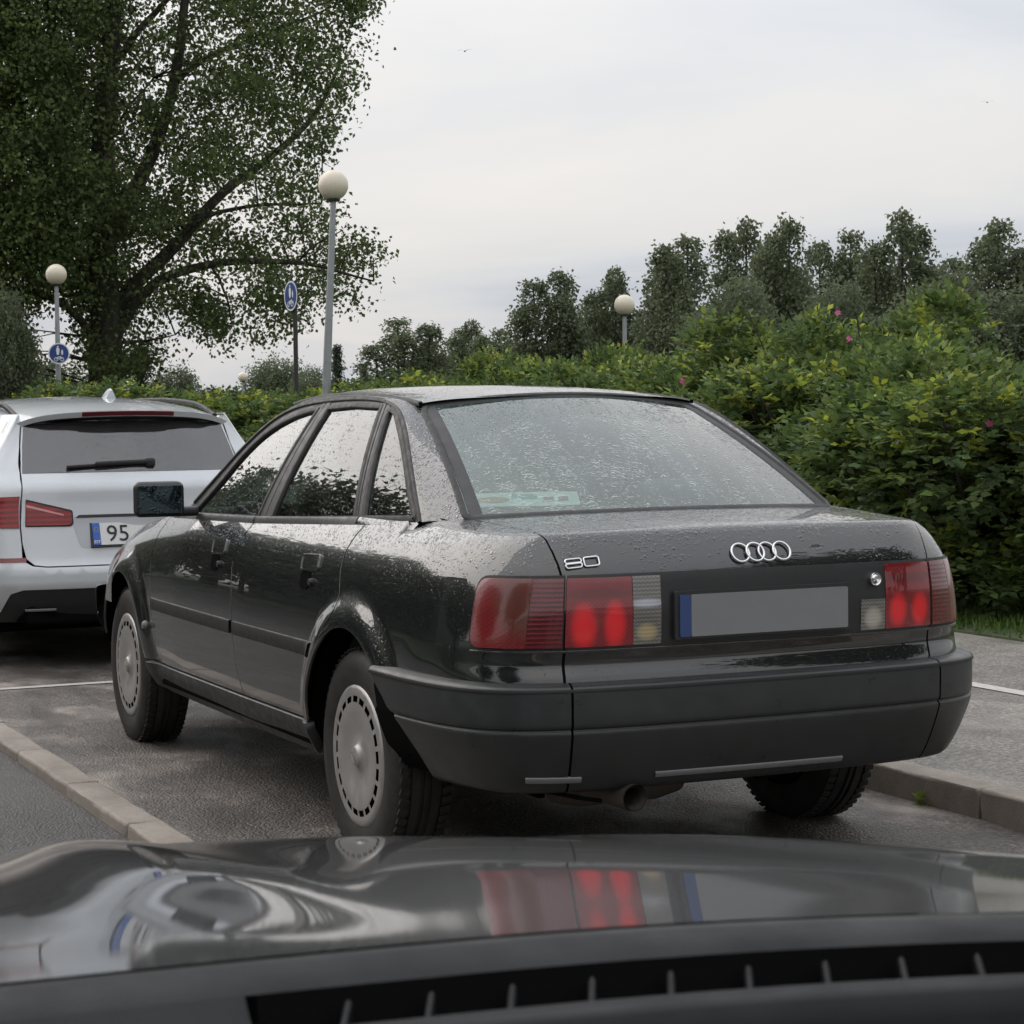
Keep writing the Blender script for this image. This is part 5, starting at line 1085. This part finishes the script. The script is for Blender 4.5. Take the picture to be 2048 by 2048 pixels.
for a in [('birch', 0, 1058, 512, 60, 62, 'birch left of the centre-right lamp globe, the leftmost of the taller birches'), ('birch', 1, 1160, 508, 63, 52, 'slim birch directly behind the centre-right lamp globe'), ('birch', 2, 1300, 448, 58, 72, 'wide birch at the left end of the tall row at right'), ('birch', 1, 1412, 416, 62, 62, 'tall birch second in the row at right'), ('birch', 0, 1490, 412, 59, 62, 'tall birch third in the row at right, beside the gap of sky'),
  ('birch', 2, 1605, 438, 66, 60, 'sparse-topped birch in the middle of the row at right'), ('birch', 1, 1702, 402, 60, 66, 'tallest pointed birch of the row at right'), ('birch', 0, 1800, 488, 68, 70, 'lower birch right of the tallest pointed one'), ('birch', 2, 1885, 418, 60, 74, 'dark birch near the right picture edge'), ('birch', 1, 1985, 470, 60, 80, 'birch cut by the right picture edge'),
  ('round', 0, 1400, 545, 50, 95, 'low spreading tree in front of the birch row, above the rose hedge'), ('round', 1, 1575, 545, 52, 90, 'rounded low tree below the sparse-topped birch'), ('round', 0, 1750, 560, 54, 110, 'dark rounded tree behind the hedge crest'), ('round', 1, 1900, 560, 55, 120, 'dark rounded tree at the right edge behind the hedge'), ('birch', 1, 1228, 588, 66, 48, 'small birch between the lamp globe and the tall row'),
  ('round', 0, 1290, 560, 57, 80, 'dense tree between the lamp globe and the birch row, above the hedge'), ('round', 1, 1480, 520, 64, 90, 'dense grey-green tree filling the gap behind the third tall birch'), ('round', 0, 1660, 500, 66, 90, 'dense grey-green tree between the sparse birch and the tallest one'), ('round', 1, 1820, 520, 66, 95, 'dense grey-green tree right of the tallest birch'), ('round', 0, 1120, 590, 66, 80, 'dense tree behind the centre-right lamp pole'),
  ('birch', 2, 758, 602, 76, 62, 'far birch right of the tall lamp post'), ('birch', 0, 812, 640, 78, 40, 'small far tree beside the far birch right of the lamp post'), ('birch', 1, 888, 606, 80, 45, 'far birch above the middle of the sedan\'s roof, left of a pair'), ('birch', 2, 945, 622, 78, 48, 'far birch above the middle of the sedan\'s roof, right of a pair'), ('birch', 0, 1005, 640, 70, 40, 'low tree between the far pair and the taller birches'),
  ('round', 1, 525, 682, 100, 60, 'far round tree beside the farthest lamp globe'), ('conifer', 0, 640, 655, 86, 42, 'far conifer just right of the tall lamp post'), ('conifer', 0, 690, 690, 88, 34, 'smaller far conifer right of the tall lamp post'), ('conifer', 0, 492, 712, 102, 30, 'far conifer beside the thin distant lamp post'), ('round', 0, 590, 700, 92, 40, 'far low tree behind the dark sign post'),
  ('round', 1, 5, 560, 44, 70, 'dark tree at the left picture edge under the poplar'), ('round', 0, 100, 690, 56, 100, 'low dark tree behind the left lamp post'), ('conifer', 0, 270, 655, 58, 62, 'dark pine right of the poplar\'s foot'), ('round', 1, 330, 700, 70, 60, 'low tree in the dip right of the poplar'), ('round', 0, 410, 742, 60, 60, 'low bushy tree right of the estate\'s roof')]:
    tree(*a)
# trees across the road, seen in the glass and paint of the sedan
for k, (x, y, h, w) in enumerate([(-9.2, 17, 6.0, 1.1), (-9.4, 22.5, 8.0, 1.25), (-9.2, 27.5, 8.6, 1.35), (-10, 33, 7.0, 1.2), (-9.6, 42, 11.5, 1.25), (-10.5, 50, 10, 1.4), (-13, 60, 9, 1.6), (-12, 70, 9, 1.6), (-14, 82, 9, 1.7), (-17, 38, 7, 1.6), (-18, 48, 7.5, 1.6), (-12, 9, 5.0, 1.2), (-13, 1, 5.0, 1.3), (-12.5, -8, 6, 1.4)]):
    copy_thing(protos['birch' if k in (4, 5) else 'round'][k % 2], (x, y, 0), k*1.3, (w, w, h/8), 'leafy tree in the row across the road, seen only mirrored in the sedan', 'trees across the road', 'tree')
copy_thing(protos['round'][1], (10.5, -9, 0), .4, (1.5, 1.5, 1.25), 'tree standing off to the right behind us, mirrored dark in the boot lid', None, 'tree')
# ---- grass on the verge
n = 26000; gx_ = rng.uniform(3.97, 5.6, n); gy_ = rng.uniform(1.5, 12, n); keep = rng.random(n) < np.clip((gx_-3.95)*3, .25, 1); gx_, gy_ = gx_[keep], gy_[keep]; n = len(gx_)
C = np.stack([gx_, gy_, np.full(n, .095)], -1); D = rng.normal(size=(n, 3))*.45+np.array([0, 0, 1.]); hgt_ = rng.uniform(.03, .085, n)*(1+.8*(gx_ > 4.8))
gm = mobj('grass', leafmesh('grass', C, rng.normal(size=(n, 3)), D, hgt_, rng.uniform(.006, .011, n), np.clip(.5+rng.normal(0, .2, n), 0, 1), M['grass'])); tag(gm, 'short green grass strip between the path and the rose hedge', 'grass', kind='stuff')
# small weed at the foot of the right kerb
wn = 26; wc = np.array([1.135, .905, .0]); wd = empty('weed', tuple(wc), label='tiny green weed growing in the joint at the right kerb', cat='weed'); D = rng.normal(size=(wn, 3))*.7+np.array([-.2, -.2, .8]); mobj('leaves', leafmesh('leaves', rng.normal(size=(wn, 3))*.008+np.array([0, 0, .012]), rng.normal(size=(wn, 3))+np.array([0, 0, 1]), D, rng.uniform(.02, .045, wn), .012, np.full(wn, .6), M['leaf_rose']), wd)
# fallen leaves on the road
for k, (u, v) in enumerate([(100, 1568-6), (62, 1505), (150, 1545)]):
    pass
# ------------------------------------------------------------------ lamps, signs, birds, building across the road
def globe_mat():
    m = Mat('opal_globe'); m.set(Roughness=.35); m.col(m.mix(m.maprange(m.noise(3, 5, .6), .3, .75, 0, 1), (.70, .64, .52), (.60, .54, .43))); m.b.inputs['Subsurface Weight'].default_value = 0; return m.m
M['globe'] = globe_mat(); M['galv'] = simple('galvanised', (.30, .32, .33), .5, metal=.5, noise=.25, nscale=8); M['dark_post'] = simple('dark_post', (.030, .027, .025), .6)
M['sign_blue'] = simple('sign_blue', (.012, .045, .20), .4); M['sign_white'] = simple('sign_white', (.70, .71, .72), .5); M['sign_back'] = simple('sign_back', (.20, .20, .21), .5, metal=.3)
def lamp_post(u, v, dist, gr, label, lean=0.):
    x, y, z = at(u, dist, v); e = empty('street_lamp', (x, y, 0), label=label, cat='street lamp', group='globe street lamps')
    lv = np.array([math.cos(YAW), -math.sin(YAW), 0])*lean
    mk('pole', [tube([lv*-1.0, lv*-.5+np.array([0, 0, z*.5]), np.array([0, 0, z-gr*.9])], [gr*.34, gr*.27, gr*.19], 14)], M['galv'], e); mk('collar', [lathe([(gr*.18, z-gr*1.10), (gr*.42, z-gr*1.06), (gr*.46, z-gr*.93), (gr*.40, z-gr*.86)][::-1], 20, 'z')], M['dark_post'], e)
    pr = [(gr*math.sin(t), z-gr*math.cos(t)) for t in np.linspace(.42, math.pi, 22)]; mk('globe', [lathe(pr[::-1], 32, 'z')], M['globe'], e); return e
lamp1 = lamp_post(115, 520, 42, .205, 'globe street lamp behind the estate\'s roof, a blue sign on its pole'); lamp_post(638, 353, 29, .208, 'tallest globe street lamp, nearest, behind the sedan\'s front window', .22); lamp_post(1182, 577, 42, .205, 'globe street lamp standing alone behind the hedge right of the roof'); lamp_post(462, 712, 90, .205, 'tiny distant globe street lamp between the two cars')
def sign(name, u, v, dist, r, face, label, post=None, side=0.):
    x, y, z = at(u, dist, v); e = empty(name, (x, y, z), face, label=label, cat='sign', group='blue round path signs'); fl = lambda p: xf(p, (0, 0, 0))
    disc = lathe([(0, .012), (r, .012), (r, -.004), (0, -.004)], 40, 'y'); mk('disc', [xf(disc, (0, 0, 0), rotz(math.pi))], M['sign_blue'], e); mk('border', [xf(lathe([(r*.89, .014), (r*1.0, .014)], 40, 'y'), (0, 0, 0), rotz(math.pi))], M['sign_white'], e)
    def fig(cx, cz, h): 
        b = [(cx-.10*h, cz), (cx+.10*h, cz), (cx+.19*h, cz+.45*h), (cx+.15*h, cz+.78*h), (cx-.15*h, cz+.78*h), (cx-.19*h, cz+.45*h)]; hd = [(cx+.10*h*math.cos(t), cz+.90*h+.10*h*math.sin(t)) for t in np.linspace(0, 6.283, 10, endpoint=False)]; return [b, hd]
    ps = [patch(p, lambda a, b: np.stack([a, 0*a-.0155, b], -1), r*.2, 0, 0, (0, 1, 0)) for p in fig(-.10*r, -.12*r, .85*r)+fig(.30*r, -.12*r, .5*r)]
    mk('pedestrian_symbol', ps, M['sign_white'], e); rg_ = lambda cx, cz, q: tube([(cx+q*math.cos(t), -.017, cz+q*math.sin(t)) for t in np.linspace(0, 6.283, 16, endpoint=False)], r*.032, 5, True)
    ln = lambda a, b: tube([(a[0]*r, -.017, a[1]*r), (b[0]*r, -.017, b[1]*r)], r*.03, 5)
    mk('bicycle_symbol', [rg_(-.27*r, -.55*r, .16*r), rg_(.27*r, -.55*r, .16*r), ln((-.27, -.55), (-.10, -.33)), ln((-.10, -.33), (.15, -.33)), ln((-.10, -.33), (.0, -.55)), ln((.0, -.55), (.15, -.33)), ln((.27, -.55), (.13, -.25))], M['sign_white'], e)
    mk('bracket', [box((side, .03, .0), (.10+abs(side), .05, .04), None, .004)], M['sign_back'], e)
    if post: mk('post', [tube([(side+.0, .07, -z), (side, .07, r*.5)], [post, post], 12)], M['dark_post'], e)
    return e
sign('path_sign', 117, 668, 41.6, .205, -YAW+.18, 'blue round sign for walkers and cyclists facing us on the left lamp pole'); sign('path_sign', 556, 560, 38, .27, -YAW+.16-1.18, 'blue round sign turned almost edge-on atop a dark post left of the tall lamp', .042, .0)
def bird(u, v, dist, s, label):
    x, y, z = at(u, dist, v); e = empty('bird', (x, y, z), 1.0, label=label, cat='bird', group='birds in the sky')
    body = lathe([(0, -.16), (.03, -.10), (.045, 0), (.03, .10), (0, .18)][::-1], 8, 'x'); mk('body', [xf((body[0]*s, body[1], body[2]))], M['dark_post'], e)
    for q in (-1, 1):
        W_ = np.array([[(-.06, 0, 0), (.07, 0, 0)], [(-.05, q*.20, .09), (.06, q*.20, .10)], [(-.08, q*.42, .05), (-.02, q*.42, .055)]])*s; mk('wing', [gridp(W_, (0, 0, -1))], M['dark_post'], e)
bird(888, 104, 120, 1.0, 'tiny dark bird in the upper middle of the sky'); bird(1865, 199, 150, 1.0, 'tiny dark bird in the sky at upper right')
# low building across the road (it shows as the dark roofline mirrored in the sedan's side windows)
bl_ = empty('low_building', (-16.5, 25, 0), R(3), label='low grey building with dark pitched roof across the road, seen mirrored in the side windows', cat='building')
mk('wall', [box((0, 0, 3.1), (9, 22, 6.2))], simple('render_grey', (.16, .16, .15), .8, noise=.15), bl_)
bm = bmesh.new(); vv = [bm.verts.new(p) for p in [(-4.9, -11.4, 6.15), (4.9, -11.4, 6.15), (0, -11.4, 8.4), (-4.9, 11.4, 6.15), (4.9, 11.4, 6.15), (0, 11.4, 8.4)]]
for f_ in ((0, 1, 2), (5, 4, 3), (0, 2, 5, 3), (1, 4, 5, 2), (0, 3, 4, 1)): bm.faces.new([vv[i] for i in f_])
bmesh.ops.recalc_face_normals(bm, faces=bm.faces[:]); mk('roof', [bmp(bm)], simple('roof_dark', (.045, .045, .05), .7, noise=.3), bl_)
for k in range(6): mk('window', [box((4.52, -9+k*3.6, 1.5), (.06, 1.4, 1.2), None, .01)], M['dark_glass'], bl_)
mk('door', [box((4.52, 10.3, 1.05), (.06, 1.0, 2.1), None, .01)], M['dark_post'], bl_)
